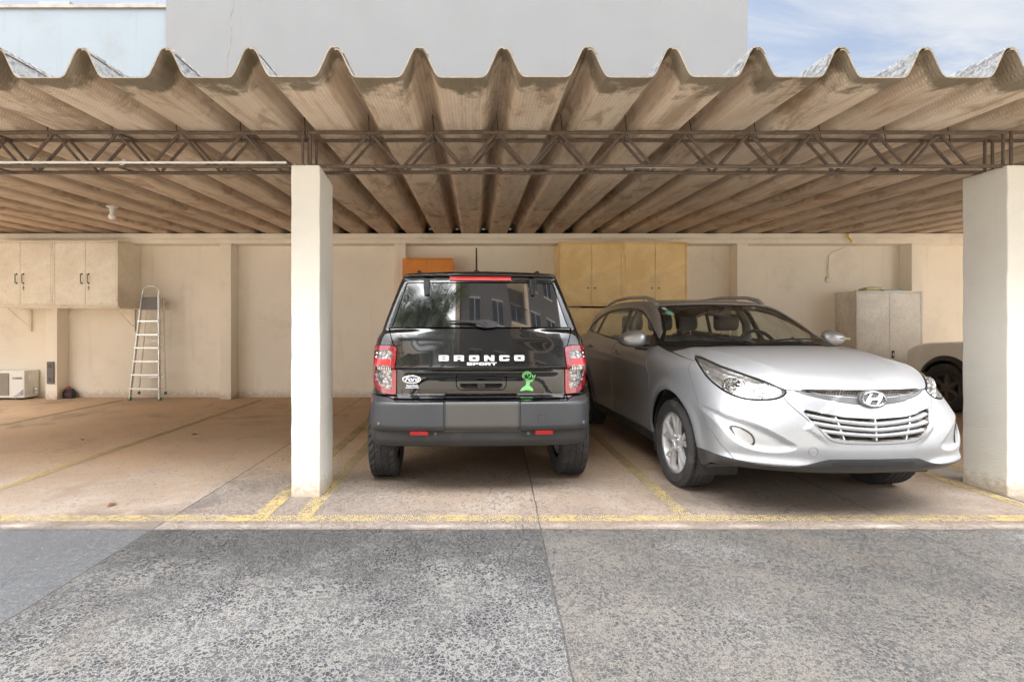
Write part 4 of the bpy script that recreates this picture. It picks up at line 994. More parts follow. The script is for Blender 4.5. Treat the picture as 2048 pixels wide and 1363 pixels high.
edge = t.mr(t.m('ADD', wy, t.mr(t.noise(v2, 5, 5, .6), .3, .7, -.16, .16)), 3.02, 3.16, 1, 0, smooth=True)
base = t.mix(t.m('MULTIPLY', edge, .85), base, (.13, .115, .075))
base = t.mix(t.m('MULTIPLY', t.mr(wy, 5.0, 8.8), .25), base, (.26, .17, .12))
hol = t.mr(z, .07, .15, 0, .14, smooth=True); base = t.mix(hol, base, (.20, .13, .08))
weave = t.m('MULTIPLY', t.m('ADD', t.m('SINE', t.m('MULTIPLY', y, 270.0)), 1.0), t.m('ADD', t.m('SINE', t.m('MULTIPLY', x, 270.0)), 1.0))
weave = t.m('MULTIPLY', weave, .25)
base = t.mix(t.m('MULTIPLY', t.m('SUBTRACT', 1, weave), .30), base, (.26, .19, .135))
nz = t.sep(geo.outputs['True Normal'])[2]
li = t.noise(v2, 30, 6, .75); topc = t.mix(t.mr(li, .42, .58), (.09, .09, .095), (.27, .27, .27)); topc = t.mix(t.mr(t.noise(v2, 5, 5, .7), .5, .65), topc, (.20, .21, .20))
base = t.hsv(base, t.mr(rnd, 0, 1, .86, 1.10))
c = t.mix(t.mr(nz, -.02, .05), base, topc)
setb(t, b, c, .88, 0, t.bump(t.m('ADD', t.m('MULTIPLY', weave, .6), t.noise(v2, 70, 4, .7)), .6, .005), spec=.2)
M['sheet'] = m

# yard concrete: exposed dark aggregate outside, tan worn screed in the bays
m, t, b = newmat('yard_concrete'); v = t.pos(); x, y, z = t.sep(v)
flat = t.comb(x, y, 0.0); wig = t.vadd(flat, t.scale(t.vadd(t.n.new('ShaderNodeTexNoise').outputs[1], (-.5, -.5, -.5)), .0))
nL = t.noise(flat, .55, 5, .6); nM = t.noise(flat, 2.2, 6, .65); nF = t.noise(flat, 14, 5, .7); nG = t.noise(flat, 220, 3, .7)
jx = t.m('ADD', x, t.mr(t.noise(flat, 6, 3), .3, .7, -.004, .004))
left = t.mr(jx, -2.01, -1.99, 1, 0); right = t.mr(t.m('ADD', jx, t.m('MULTIPLY', y, -.045)), .262, .275, 0, 1); right2 = t.mr(jx, 2.70, 2.71, 0, 1)
mid = t.m('MULTIPLY', t.m('SUBTRACT', 1, left), t.m('SUBTRACT', 1, right))
bay = t.mr(t.m('ADD', y, t.mr(nM, .3, .7, -.30, .30)), 3.13, 3.55, 0, 1, smooth=True)
bay = t.m('MULTIPLY', bay, t.m('SUBTRACT', 1, t.m('MULTIPLY', t.m('MULTIPLY', t.mr(jx, -2.0, -1.99, 0, 1), t.mr(jx, -1.0, -.3, 1, 0, smooth=True)), t.mr(t.m('ADD', y, t.mr(nM, .3, .7, -.3, .3)), 3.6, 4.6, .8, 0, smooth=True))))
yard = t.mr(y, 3.125, 3.14, 1, 0)
mx_f = t.mix(left, t.mix(right, (.37, .355, .335), (.33, .297, .258)), (.175, .175, .175))
mx_f = t.mix(t.mr(nM, .3, .7), mx_f, t.mix(.5, mx_f, (.14, .14, .145)))
mx_b = t.mix(t.mr(nL, .3, .7, smooth=True), (.66, .44, .265), (.58, .42, .28))
mx_b = t.mix(t.m('MULTIPLY', t.mr(nM, .5, .72, smooth=True), .5), mx_b, (.40, .29, .20))
pale = t.m('MULTIPLY', t.mr(y, 3.1, 3.5, .25, 1.0), t.mr(y, 3.6, 5.0, 1, 0, smooth=True)); edgef = t.m('MULTIPLY', pale, t.mr(nM, .42, .62, 0, .75, smooth=True))
mx_b = t.mix(t.m('MULTIPLY', pale, .32), mx_b, (.42, .36, .30)); mx_b = t.mix(edgef, mx_b, (.58, .55, .51))
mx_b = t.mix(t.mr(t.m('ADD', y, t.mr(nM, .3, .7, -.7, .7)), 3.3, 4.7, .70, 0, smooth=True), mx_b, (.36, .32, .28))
matrix = t.mix(bay, mx_f, mx_b)
wp = t.m('MULTIPLY', t.mr(t.noise(flat, 1.1, 6, .6), .54, .74, smooth=True), t.m('MULTIPLY', yard, .5)); matrix = t.mix(wp, matrix, (.60, .58, .56))
matrix = t.mix(t.m('MULTIPLY', t.mr(nG, .35, .65), .30), matrix, (.14, .13, .12)); matrix = t.mix(t.m('MULTIPLY', t.mr(nG, .6, .75), .5), matrix, (.62, .60, .57))
st1 = t.voro(t.vadd(flat, t.scale(t.comb(nF, nF, 0.0), .012)), 58); e1 = t.voro(t.vadd(flat, t.scale(t.comb(nF, nF, 0.0), .012)), 58, 'DISTANCE_TO_EDGE')
r1, g1, b1 = t.sep(st1[1])
dens_f = t.m('ADD', t.m('ADD', t.m('MULTIPLY', mid, .30), t.m('MULTIPLY', left, .16)), .56)
dens_f = t.m('SUBTRACT', t.m('ADD', dens_f, t.mr(nM, .35, .65, -.22, .30)), t.m('MULTIPLY', wp, .35))
dens_b = t.m('MULTIPLY', t.mr(y, 3.2, 5.4, .40, .02), t.mr(nM, .35, .65, .4, 1.3))
dens_b = t.m('MULTIPLY', dens_b, t.mr(left, 0, 1, 1, .30))
dens = t.m('ADD', t.m('MULTIPLY', dens_f, t.m('SUBTRACT', 1, bay)), t.m('MULTIPLY', dens_b, bay))
on = t.m('LESS_THAN', r1, dens); smask = t.m('MULTIPLY', on, t.mr(e1[0], t.mr(g1, 0, 1, .02, .16), t.mr(g1, 0, 1, .06, .22)))
stone = t.mix(b1, (.012, .015, .022), (.075, .082, .10)); stone = t.mix(t.m('GREATER_THAN', g1, .975), stone, (.42, .33, .25)); stone = t.mix(t.mr(nG, .4, .7, 0, .35), stone, (.30, .29, .28))
cover = t.mr(t.noise(flat, 3.6, 5, .7), .38, .62, .55, 1.0, smooth=True); cream = t.m('MULTIPLY', t.mr(t.noise(flat, 38, 4, .7), .56, .66), t.m('MULTIPLY', yard, .55)); matrix = t.mix(cream, matrix, (.42, .385, .34))
c = t.mix(t.m('MULTIPLY', t.m('MULTIPLY', smask, cover), t.mr(right, 0, 1, .95, .75)), matrix, stone)
st2 = t.voro(flat, 170); r2 = t.sep(st2[1])[0]; m2 = t.m('MULTIPLY', t.m('LESS_THAN', r2, t.mr(bay, 0, 1, .55, .16)), t.mr(st2[0], .55, .35)); c = t.mix(t.m('MULTIPLY', m2, .75), c, (.055, .06, .07))
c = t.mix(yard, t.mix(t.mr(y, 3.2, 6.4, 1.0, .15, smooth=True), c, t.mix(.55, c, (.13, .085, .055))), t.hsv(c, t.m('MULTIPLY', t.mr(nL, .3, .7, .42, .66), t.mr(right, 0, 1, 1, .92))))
# darker band along the bay line and joints
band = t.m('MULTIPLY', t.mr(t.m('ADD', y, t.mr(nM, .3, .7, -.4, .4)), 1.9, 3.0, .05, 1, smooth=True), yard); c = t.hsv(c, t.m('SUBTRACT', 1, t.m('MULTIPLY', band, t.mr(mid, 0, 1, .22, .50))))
oil = t.m('MULTIPLY', t.mr(t.noise(flat, .9, 6, .6, .4), .55, .68, smooth=True), .5); c = t.mix(oil, c, t.mix(.6, c, (.03, .03, .03)))
c = t.mix(t.m('MULTIPLY', t.m('MULTIPLY', left, yard), .28), c, (.14, .145, .155))
def line(val, c0, w): return t.mr(t.m('ABSOLUTE', t.m('SUBTRACT', val, c0)), w*.5, w, 1, 0)
c = t.mix(t.mr(y, .9, -.3, 0, .8, smooth=True), c, (.78, .70, .60))  # ground behind the camera made paler to bounce sunlight into the carport
jl = t.m('MAXIMUM', line(jx, -2.0, .007), t.m('MAXIMUM', line(t.m('ADD', jx, t.m('MULTIPLY', y, -.045)), .268, .006), line(jx, 2.705, .006)))
jl = t.m('MAXIMUM', jl, line(t.m('ADD', y, t.mr(t.noise(flat, 5, 3), .3, .7, -.01, .01)), 3.132, .007))
c = t.mix(t.m('MULTIPLY', jl, t.mr(nF, .3, .6, .35, .95)), c, (.05, .045, .04))
c = t.mix(t.m('MULTIPLY', t.m('MULTIPLY', line(y, 3.19, .03), t.mr(nM, .45, .65)), .30), c, (.58, .55, .5))
stain = t.m('MULTIPLY', t.mr(t.noise(t.scale(flat, (1, .55, 1)), 1.5, 6, .7, .5), .56, .70, smooth=True), .45); c = t.mix(stain, c, t.mix(.55, c, (.10, .075, .055)))
hgt = t.m('ADD', t.m('MULTIPLY', smask, .5), t.m('MULTIPLY', nG, .6)); hgt = t.m('SUBTRACT', hgt, t.m('MULTIPLY', jl, 1.5))
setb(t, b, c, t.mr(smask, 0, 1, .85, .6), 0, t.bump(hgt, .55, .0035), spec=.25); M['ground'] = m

# worn yellow line paint
m, t, b = newmat('line_paint'); v = t.pos()
nM = t.noise(v, 3.0, 6, .7); nG = t.noise(v, 120, 4, .75); wv = t.voro(v, 62); wr = t.sep(wv[1])[0]
c = t.mix(t.mr(nM, .3, .7), (.38, .275, .10), (.42, .34, .19)); c = t.mix(t.m('MULTIPLY', t.mr(nG, .45, .7), .4), c, (.45, .38, .25))
wear = t.m('ADD', t.mr(nG, .35, .65, -.15, .15), t.mr(nM, .36, .64, .92, .30)); x, y, z = t.sep(v)
wear = t.m('SUBTRACT', wear, t.m('MULTIPLY', t.mr(y, 3.6, 3.2), .12)); wear = t.m('SUBTRACT', wear, t.m('MULTIPLY', t.m('LESS_THAN', wr, .22), t.mr(y, 5, 3.4, .1, .55)), clamp=True)
setb(t, b, c, .8, 0, None, alpha=wear, spec=.2); M['paint_line'] = m
# ------------------------------------------------------------------ camera, world, sun
cam = bpy.data.cameras.new('camera'); co = bpy.data.objects.new('camera', cam); COL.objects.link(co); S.camera = co
co.location = (0, 0, 1.25); co.rotation_euler = (PI/2, 0, 0); cam.lens = 36*1010/2048; cam.sensor_width = 36; cam.sensor_fit = 'HORIZONTAL'
cam.shift_x = (1024-950)/2048; cam.shift_y = -(681.5-655)/2048; cam.clip_start = .05; cam.clip_end = 3000
SUN_EL, SUN_AZ = math.radians(57), math.radians(-22)      # azimuth measured from +Y towards +X
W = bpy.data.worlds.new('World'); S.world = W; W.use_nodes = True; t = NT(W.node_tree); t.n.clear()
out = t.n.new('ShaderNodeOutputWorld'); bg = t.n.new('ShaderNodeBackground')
sky = t.n.new('ShaderNodeTexSky'); sky.sky_type = 'NISHITA'; sky.sun_disc = False; sky.sun_elevation = SUN_EL; sky.sun_rotation = SUN_AZ
sky.air_density = 1.0; sky.dust_density = 1.2; sky.ozone_density = 1.0
v = t.coord('Generated'); x, y, z = t.sep(v)
proj = t.comb(t.m('DIVIDE', x, t.m('ADD', z, .25)), t.m('DIVIDE', y, t.m('ADD', z, .25)), 0.0)
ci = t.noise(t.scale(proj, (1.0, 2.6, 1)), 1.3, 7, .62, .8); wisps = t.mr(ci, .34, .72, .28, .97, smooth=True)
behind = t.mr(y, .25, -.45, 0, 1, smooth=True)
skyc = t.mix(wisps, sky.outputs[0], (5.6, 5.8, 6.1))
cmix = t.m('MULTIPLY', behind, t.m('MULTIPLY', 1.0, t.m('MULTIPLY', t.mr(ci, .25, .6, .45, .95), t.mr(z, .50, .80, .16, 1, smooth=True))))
t.link(t.mix(cmix, skyc, (SKY_FILL*.985, SKY_FILL*.99, SKY_FILL*1.0)), bg.inputs[0]); bg.inputs[1].default_value = SKY_STR; t.link(bg.outputs[0], out.inputs[0])  # bright sky bank added behind the camera, fills the shaded carport
sl = bpy.data.lights.new('sun', 'SUN'); sl.energy = SUN_E; sl.angle = math.radians(.53); sl.color = (1, .94, .85); so = bpy.data.objects.new('sun', sl); COL.objects.link(so)
sd = Vector((math.sin(SUN_AZ)*math.cos(SUN_EL), math.cos(SUN_AZ)*math.cos(SUN_EL), math.sin(SUN_EL))); so.rotation_euler = sd.to_track_quat('Z', 'Y').to_euler(); so.location = sd*40
S.view_settings.view_transform = 'Standard'; S.view_settings.look = 'None'; S.view_settings.exposure = 0; S.view_settings.gamma = 1
S.render.engine = 'CYCLES'; S.cycles.max_bounces = 8; S.cycles.diffuse_bounces = 5; S.cycles.glossy_bounces = 4; S.cycles.transparent_max_bounces = 12; S.cycles.caustics_reflective = False; S.cycles.caustics_refractive = False
S.cycles.use_denoising = True; S.cycles.sample_clamp_indirect = 6

# ------------------------------------------------------------------ ground and markings
def struct(o): o['kind'] = 'structure'; return o
b = MB(); b.add([(-300, -300, 0), (300, -300, 0), (300, 300, 0), (-300, 300, 0)], [(0, 1, 2, 3)]); struct(b.build('ground', M['ground']))
def stripe(x0, x1, y0, y1, z=.004):
    b = MB(); b.add([(x0, y0, z), (x1, y0, z), (x1, y1, z), (x0, y1, z)], [(0, 1, 2, 3)]); return struct(b.build('road_marking', M['paint_line']))
stripe(-9, 9, 3.255, 3.362)
for xa, xb in ((-6.12, -6.02), (-3.74, -3.64), (-1.475, -1.365), (-1.19, -1.075), (1.345, 1.445), (3.80, 3.905), (4.25, 4.34)): stripe(xa, xb, 3.362, 8.7)
b = MB(); b.add([(3.93, 3.38, .004), (4.24, 3.38, .004), (4.24, 8.7, .004), (3.93, 8.7, .004)], [(0, 1, 2, 3)]); struct(b.build('drain_strip', M['cement']))

# ------------------------------------------------------------------ back wall
WY, PY = 9.06, 8.80
wall = thing('boundary_wall', 'long cream plastered wall with pilasters closing the back of the carport', 'wall', (0, WY, 0))
b = MB(); b.box(-12, 12.5, 0, .2, 0, 2.80); b.build('wall_panel', M['wall'], wall)
b = MB(); b.box(-10.2, -10.0, -5.3, -.001, 0, 2.74); b.build('side_light_screen', M['wall'], wall); b = MB(); b.box(11.6, 11.8, -5.3, -.001, 0, 2.74); b.build('side_light_screen', M['wall'], wall)  # unseen screens, added at both ends to keep side light out of the carport
b = MB(); b.box(-12, 12.5, .34, .5, 0, 3.25); b.build('light_stop_panel', M['cement'], wall)  # added behind the sheet ends to block light showing through the ridges
b = MB(); b.box(-10, 11.6, .06, .10, 2.886, 3.02); b.build('ridge_shade_strip', M['gap'], wall)  # black strip put in to stand for the shade inside the ridge ends
for x0, x1 in ((-7.484, -7.284), (-4.452, -4.252), (-1.41, -1.21), (1.63, 1.83), (4.57, 4.76), (7.61, 7.80)):
    b = MB(); b.box(x0, x1, PY-WY, -.001, 0, 2.712); b.build('pilaster', M['wall'], wall, bevel=.006)
b = MB(); b.box(-12, 12.5, PY-WY-.004, .10, 2.713, 2.80); b.box(-12, 12.5, PY-WY-.035, .10, 2.801, 2.885); b.build('beam', M['wall'], wall, bevel=.008)

# ------------------------------------------------------------------ columns
def column(x0, x1, label):
    t_ = thing('column', label, 'column', ((x0+x1)/2, 3.735, 0), group='white columns carrying the roof truss'); w = (x1-x0)/2; d = .345; H = 2.452
    random.seed(int(x0*100)); n = 26; rings = []; V = []
    for i in range(n+1):
        z = H*i/n
        for cx, cy in ((-w, 0), (0, -.0015), (w, 0), (w+.001, d/2), (w, d), (0, d+.001), (-w, d), (-w-.001, d/2)):
            j = .0022; V.append((cx+random.uniform(-j, j), cy+random.uniform(-j, j), z))
    # chipped top corner
    F = [(i*8+k, i*8+(k+1) % 8, (i+1)*8+(k+1) % 8, (i+1)*8+k) for i in range(n) for k in range(8)]; F.append(tuple(n*8+k for k in range(8)))
    for k, dz in ((2, .0), (3, -.03), (4, -.055), (5, -.01)): V[n*8+k] = (V[n*8+k][0], V[n*8+k][1], H+dz)
    mk('shaft', V, F, M['column'], t_, bevel=.007)
    random.seed(3); b = MB(); rr = random.Random(int(x0*10))
    for k in range(26):
        s_ = rr.uniform(.012, .03); px, py = rr.uniform(-w, w-.02), rr.uniform(.0, d-.03); b.box(px, px+s_, py, py+s_, H+.0, H+rr.uniform(.006, .02))
    b.build('mortar_packing', M['cement'], t_, bevel=.004)
column(-1.361, -1.148, 'white plastered square column left of the black car'); column(3.938, 4.16, 'white plastered square column at the right edge beside the silver car')

# ------------------------------------------------------------------ roof sheets
P_ = .49; VZ, SL = 2.699, .0306
prof = [(-.50, .160), (-.475, .163), (-.45, .159), (-.425, .143), (-.395, .112), (-.36, .074), (-.325, .038), (-.30, .018), (-.27, .005), (-.24, .001), (-.18, 0), (0, 0)]
prof = prof + [(-a, z) for a, z in prof[-2::-1]]
ext = [(.525, .163), (.55, .157), (.575, .141), (.59, .127)]
def sheet_mesh(L, seed):
    rr = random.Random(seed); pts = []
    for a, z in prof: 
        lift = .0095*float(ss(.36, .45, np.array(a))); pts.append((a*P_+lift*.3*(a > .3), z+lift))
    pts += [(a*P_+.003, z+.0095) for a, z in ext]
    n = len(pts); th = .0075; ny = 14; V = []; F = []
    for j in range(ny+1):
        y = L*j/ny
        for k, (x, z) in enumerate(pts): V.append((x, y, z+y*SL+rr.uniform(-.0006, .0006)))
    for j in range(ny+1):
        y = L*j/ny
        for k, (x, z) in enumerate(pts):
            a, c = pts[max(k-1, 0)], pts[min(k+1, n-1)]; tx, tz = c[0]-a[0], c[1]-a[1]; l = math.hypot(tx, tz)
            V.append((x - tz/l*th, y, z + tx/l*th + y*SL))
    o = (ny+1)*n
    for j in range(ny):
        for k in range(n-1):
            a = j*n+k; F.append((a, a+n, a+n+1, a+1)); F.append((o+a, o+a+1, o+a+n+1, o+a+n))
        F.append((j*n, o+j*n, o+j*n+n, j*n+n)); k = n-1; F.append((j*n+k, j*n+n+k, o+j*n+n+k, o+j*n+k))
    for k in range(n-1): F.append((k, k+1, o+k+1, o+k)); a = ny*n+k; F.append((a, o+a, o+a+1, a+1))
    return V, F
ORD = ['first', 'second', 'third', 'fourth', 'fifth', 'sixth', 'seventh', 'eighth', 'ninth', 'tenth', 'eleventh', 'twelfth', 'thirteenth', 'fourteenth', 'fifteenth', 'sixteenth', 'seventeenth',
       'eighteenth', 'nineteenth', 'twentieth', 'twenty-first', 'twenty-second', 'twenty-third', 'twenty-fourth', 'twenty-fifth', 'twenty-sixth', 'twenty-seventh', 'twenty-eighth', 'twenty-ninth', 'thirtieth',
       'thirty-first', 'thirty-second', 'thirty-third', 'thirty-fourth', 'thirty-fifth', 'thirty-sixth', 'thirty-seventh', 'thirty-eighth', 'thirty-ninth', 'fortieth', 'forty-first', 'forty-second', 'forty-third', 'forty-fourth']
X0 = .165 + P_/2
for row, (y0, L, dz, i0, i1, nm) in enumerate(((2.93, 3.85, 0, -16, 17, 'front'), (6.62, 2.75, .014, -21, 22, 'rear'))):
    V, F = sheet_mesh(L, row); rr = random.Random(row+5); first = None
    for k, i in enumerate(range(i0, i1)):
        if first is None:
            o = first = mk('roof_sheet', V, F, M['sheet'], None, True, angle=50)
        else: o = first.copy(); COL.objects.link(o)
        o.location = (X0 + i*P_, y0 + rr.uniform(-.004, .004), VZ + (y0-2.93)*SL + dz + rr.uniform(-.002, .002))
        tag(o, '%s corrugated fibre cement roof sheet from the left in the %s row' % (ORD[k], nm), 'roof sheet', 'corrugated roof sheets, %s row' % nm)

# ------------------------------------------------------------------ rebar trusses
TY0, TY1, ZB, ZT = 3.775, 3.935, 2.456, 2.706
def truss(xa, xb, label, nodes):
    t_ = thing('roof_truss', label, 'truss', ((xa+xb)/2, TY0, ZB), group='rusty rebar trusses under the roof'); ox = (xa+xb)/2
    P = lambda x, y, z: (x-ox, y-TY0, z-ZB)
    for y in (TY0, TY1):
        for z, nm in ((ZT, 'top_chord'), (ZB, 'bottom_chord')):
            b = MB(); b.tube([P(xa+(xb-xa)*q/12, y, z + .003*math.sin(q*1.9+y*9)) for q in range(13)], .0138, 8); b.build(nm, M['rebar'], t_, smooth=True)
    n0 = [x for x in nodes if xa+.02 < x < xb-.02]
    for y, dx in ((TY0+.022, 0), (TY1-.022, .012)):
        for x in n0:
            for s in (-1, 1):
                xe = x + s*(.2375-.012)
                if xe < xa or xe > xb: continue
                b = MB(); b.tube([P(x+s*.010+dx, y, ZT-.004), P(xe+dx, y, ZB+.004)], .0115, 8); b.build('web_bar', M['rebar'], t_, smooth=True)
    for x in n0[::2]:
        for z in (ZT, ZB): b = MB(); b.tube([P(x, TY0, z), P(x+.06, TY1, z)], .008, 6); b.build('spacer_bar', M['rebar'], t_, smooth=True)
    return t_, P
nodes = [-.3135 + .475*k for k in range(-18, 20)]
C1, C2 = -1.262, 3.99
for xa, xb, lab in ((-8.6, C1-.012, 'rusty rebar lattice truss left of the left white column'), (C1+.012, C2-.012, 'rusty rebar lattice truss spanning between the two white columns'), (C2+.012, 8.8, 'rusty rebar lattice truss right of the right white column')):
    t_, P = truss(xa, xb, lab, nodes)
    for xx in (xa, xb):
        if abs(xx) > 8: continue
        for k in (0.018,):
            x_ = xx + (k if xx == xa else -k)
            for y in (TY0+.012, TY1-.012):
                b = MB(); b.tube([P(x_, y, ZB), P(x_, y, ZT)], .0105, 8); b.build('end_post', M['rebar'], t_, smooth=True)
k = 0
for i in range(-7, 8):
    x = .165 + .49*i + .005; 
    b = MB(); zt = VZ + (3.84-2.93)*SL + .150; b.tube([(x-.004, 3.86, zt), (x+.002, 3.85, 2.78), (x+.010, 3.845, 2.715), (x+.016, 3.84, 2.655)], .0032, 6)
    o = b.build('hook_bolt', M['iron'], smooth=True); tag(o, '%s thin wire hook from the left tying a roof ridge to the truss' % ORD[k], 'hook', 'wire hooks tying the roof to the truss'); k += 1
b = MB(); b.tube([(-8.6, 3.752, 2.477), (-6, 3.752, 2.475), (-3.4, 3.752, 2.477), (-1.40, 3.752, 2.476)], .0095, 10); o = b.build('conduit', M['pvc'], smooth=True); tag(o, 'white plastic conduit along the truss left of the left column', 'conduit')
b = MB(); b.tube([(-1.10, 3.86, 2.478), (0.5, 3.86, 2.474), (2.5, 3.86, 2.477), (3.85, 3.86, 2.476)], .0085, 10); o = b.build('conduit', M['pvc'], smooth=True); tag(o, 'white plastic conduit lying inside the truss between the two columns', 'conduit')
b = MB()
for q in range(14): a = q/13*2*PI*1.3; b.V.append((0, 0, 0))
b = MB(); b.tube([(-2.62+.016*math.cos(a), 3.752+.014*math.sin(a), 2.487+.018*math.sin(a)-.003*a) for a in np.linspace(0, 7, 20)], .004, 6); o = b.build('cable_tie', M['pvc'], smooth=True); tag(o, 'white string tied around the conduit left of the left column', 'cable tie')
b = MB(); b.tube([(3.20+.016*math.cos(a), 3.80, 2.475+.02*math.sin(a)-.004*a) for a in np.linspace(0, 7, 20)], .004, 6); o = b.build('cable_tie', M['pvc'], smooth=True); tag(o, 'white string knotted on the truss near the right column', 'cable tie')

# ------------------------------------------------------------------ lamp under the roof
t_ = thing('ceiling_lamp', 'bare white bulb in a socket fixed under the roof on the left', 'lamp', (-4.67, 6.5, 2.80))
b = MB(); b.lathe([(.062, .012), (.066, .0), (.05, -.012), (.0, -.014)], 28, cap=False); b.build('base_plate', M['pvc'], t_, smooth=True)
b = MB(); b.lathe([(.028, -.01), (.03, -.05), (.026, -.066)], 20); b.build('socket', M['pvc'], t_, smooth=True)
b = MB(); b.lathe([(.020, -.06), (.028, -.085), (.042, -.108), (.046, -.125), (.038, -.148), (.018, -.162), (.0, -.165)], 24, cap=False); b.build('bulb', M['bulb'], t_, smooth=True, angle=80)
b = MB(); b.box(-.16, .16, -.03, .03, .012, .03); b.build('mounting_strap', M['cement'], t_)

# ------------------------------------------------------------------ cupboards
def cabinet(name, label, cat, x0, x1, y0, y1, z0, z1, mat, handle='bar', leaves=2, frame=.028, group=None, hinges=True, skip_hinge=False):
    t_ = thing(name, label, cat, ((x0+x1)/2, y0, z0), group=group); w = (x1-x0)/2; H = z1-z0; D = y1-y0
    b = MB(); f = frame
    b.box(-w, -w+f, 0, D, 0, H); b.box(w-f, w, 0, D, 0, H); b.box(-w+f, w-f, .0, D, 0, f); b.box(-w+f, w-f, .0, D, H-f, H); b.box(-w+f, w-f, D-.01, D-.001, f, H-f); b.box(-w+f, w-f, .03, .04, f, H-f)
    b.build('carcass', mat, t_, bevel=.003)
    for k in range(leaves):
        a = -w+f+.004 + (2*w-2*f-.004)*k/leaves; c = a + (2*w-2*f-.004)/leaves - .005
        b = MB(); b.box(a, c, .002, .022, f+.005, H-f-.005); d = b.build('door', mat, t_, bevel=.003)
        inner = c-.055 if k % 2 == 0 else a+.055
        zc = H*.42
        if handle == 'bar':
            b = MB(); b.tube([(inner, .004, zc-.075), (inner, -.030, zc-.075), (inner, -.030, zc+.075), (inner, .004, zc+.075)], .006, 8); b.box(inner-.012, inner+.012, -.001, .003, zc-.09, zc-.062); b.box(inner-.012, inner+.012, -.001, .003, zc+.062, zc+.09); b.build('handle', M['iron'], d)
        elif handle == 'small':
            b = MB(); b.tube([(inner, .003, zc-.055), (inner, -.022, zc-.04), (inner, -.022, zc+.04), (inner, .003, zc+.055)], .006, 8); b.build('handle', M['alu'], d, smooth=True)
            b = MB(); b.lathe([(.0, .004), (.013, .003), (.014, 0)], 14, T(inner+.0, .001, zc-.15) @ RX(PI/2), cap=False); b.build('lock', M['iron'], d)
        elif handle == 'slot' and k == 1:
            b = MB(); b.box(a+.03, a+.075, -.006, .003, zc-.05, zc+.075); b.build('handle', M['iron'], d, bevel=.003); b = MB(); b.box(a+.043, a+.062, -.010, -.005, zc-.02, zc+.04); b.build('latch', M['alu'], d)
        if handle == 'bar' and k == 1 or handle == 'bar' and skip_hinge:
            b = MB()
            for dz in (-.12, -.155, -.19): b.lathe([(0, .004), (.007 if dz != -.155 else .014, .003), (.008 if dz != -.155 else .015, 0)], 12, T(inner, .001, zc+dz) @ RX(PI/2), cap=False)
            b.build('lock', M['iron'], d)
        if hinges:
            hx = a-.006 if k == 0 else c+.004
            b = MB()
            for hz in (H*.14, H*.86): b.box(hx-.012, hx+.012, -.004, .004, hz-.045, hz+.045)
            b.build('hinge', mat if handle != 'bar' else M['metal_cream'], d, bevel=.002)
    return t_
CY = 8.465
cabinet('wall_cabinet', 'cream metal wall cabinet nearest the ladder, two doors with black handles', 'cabinet', -7.078, -5.99, CY, 9.055, 1.61, 2.708, M['metal_cream'], group='cream metal wall cabinets')
cabinet('wall_cabinet', 'cream metal wall cabinet cut off by the left edge of the photo', 'cabinet', -8.17, -7.082, CY, 9.055, 1.61, 2.708, M['metal_cream'], group='cream metal wall cabinets')
for x, lab in ((-7.95, 'thin triangular shelf bracket under the leftmost wall cabinet'), (-6.10, 'thin triangular shelf bracket just behind the ladder')):
    b = MB(); b.box(-.02, .02, .55, .585, -.42, 0); b.box(-.015, .015, .06, .55, -.02, -.005); b.tube([(0, .12, -.02), (0, .57, -.36)], .006, 6); o = b.build('shelf_bracket', M['metal_cream'], loc=(x, 8.47, 1.603)); tag(o, lab, 'bracket', 'brackets under the wall cabinets')
b = MB(); b.box(-8.1, -6.0, 8.50, 8.53, 1.580, 1.602); b.box(-8.1, -6.0, 9.0, 9.03, 1.580, 1.602); o = b.build('support_rail', M['metal_cream']); tag(o, 'pair of cream angle rails carrying the metal wall cabinets', 'rail')
WYc = 8.42
cabinet('wall_cupboard', 'golden plywood wall cupboard nearest the black car, two doors', 'cupboard', 1.417, 2.474, WYc, 9.055, 1.61, 2.684, M['wood'], 'small', group='golden plywood cupboards')
cabinet('wall_cupboard', 'golden plywood wall cupboard above the silver car roof, two doors', 'cupboard', 2.478, 3.543, WYc, 9.055, 1.61, 2.684, M['wood'], 'small', group='golden plywood cupboards')
cabinet('floor_cupboard', 'lower golden plywood cupboard standing between the black and silver cars', 'cupboard', 1.50, 2.50, WYc+.02, 9.055, .03, 1.575, M['wood'], 'small', group='golden plywood cupboards')
cabinet('floor_cupboard', 'lower golden plywood cupboard half hidden behind the silver car', 'cupboard', 2.504, 3.50, WYc+.02, 9.055, .03, 1.575, M['wood'], 'small', group='golden plywood cupboards')
cabinet('orange_cabinet', 'orange laminate cabinet on the wall behind the black car', 'cabinet', -1.237, -.372, 8.62, 9.055, 1.50, 2.435, M['orange'], 'none', frame=.018, hinges=False)
cabinet('metal_locker', 'worn grey metal cabinet against the wall right of the silver car', 'cabinet', 6.46, 7.585, 8.55, 9.055, .0, 1.872, M['metal_grey'], 'slot', frame=.03)
for (x, y, z, w, d, h, r, m_, lab) in ((6.72, 8.66, 1.874, .30, .21, .016, .12, 'paper_green', 'green book at the bottom of the pile on the grey cabinet'), (6.78, 8.66, 1.892, .26, .20, .034, -.06, 'paper_yellow', 'thick yellowish book on top of the green book'),
       (6.82, 8.67, 1.928, .20, .17, .012, .3, 'paper_green', 'small green notebook on top of the pile'), (7.12, 8.68, 1.874, .32, .22, .020, -.1, 'paper_blue', 'pale blue folder lying beside the books on the grey cabinet')):
    b = MB(); b.box(-w/2, w/2, -d/2, d/2, 0, .003); b.box(-w/2, w/2, -d/2, d/2, h-.003, h); b.box(-w/2+.004, w/2-.006, -d/2+.005, d/2-.004, .003, h-.003)
    o = b.build('book', M[m_], loc=(x, y, z)); o.rotation_euler = (0, 0, r); tag(o, lab, 'book', 'books on the grey cabinet')

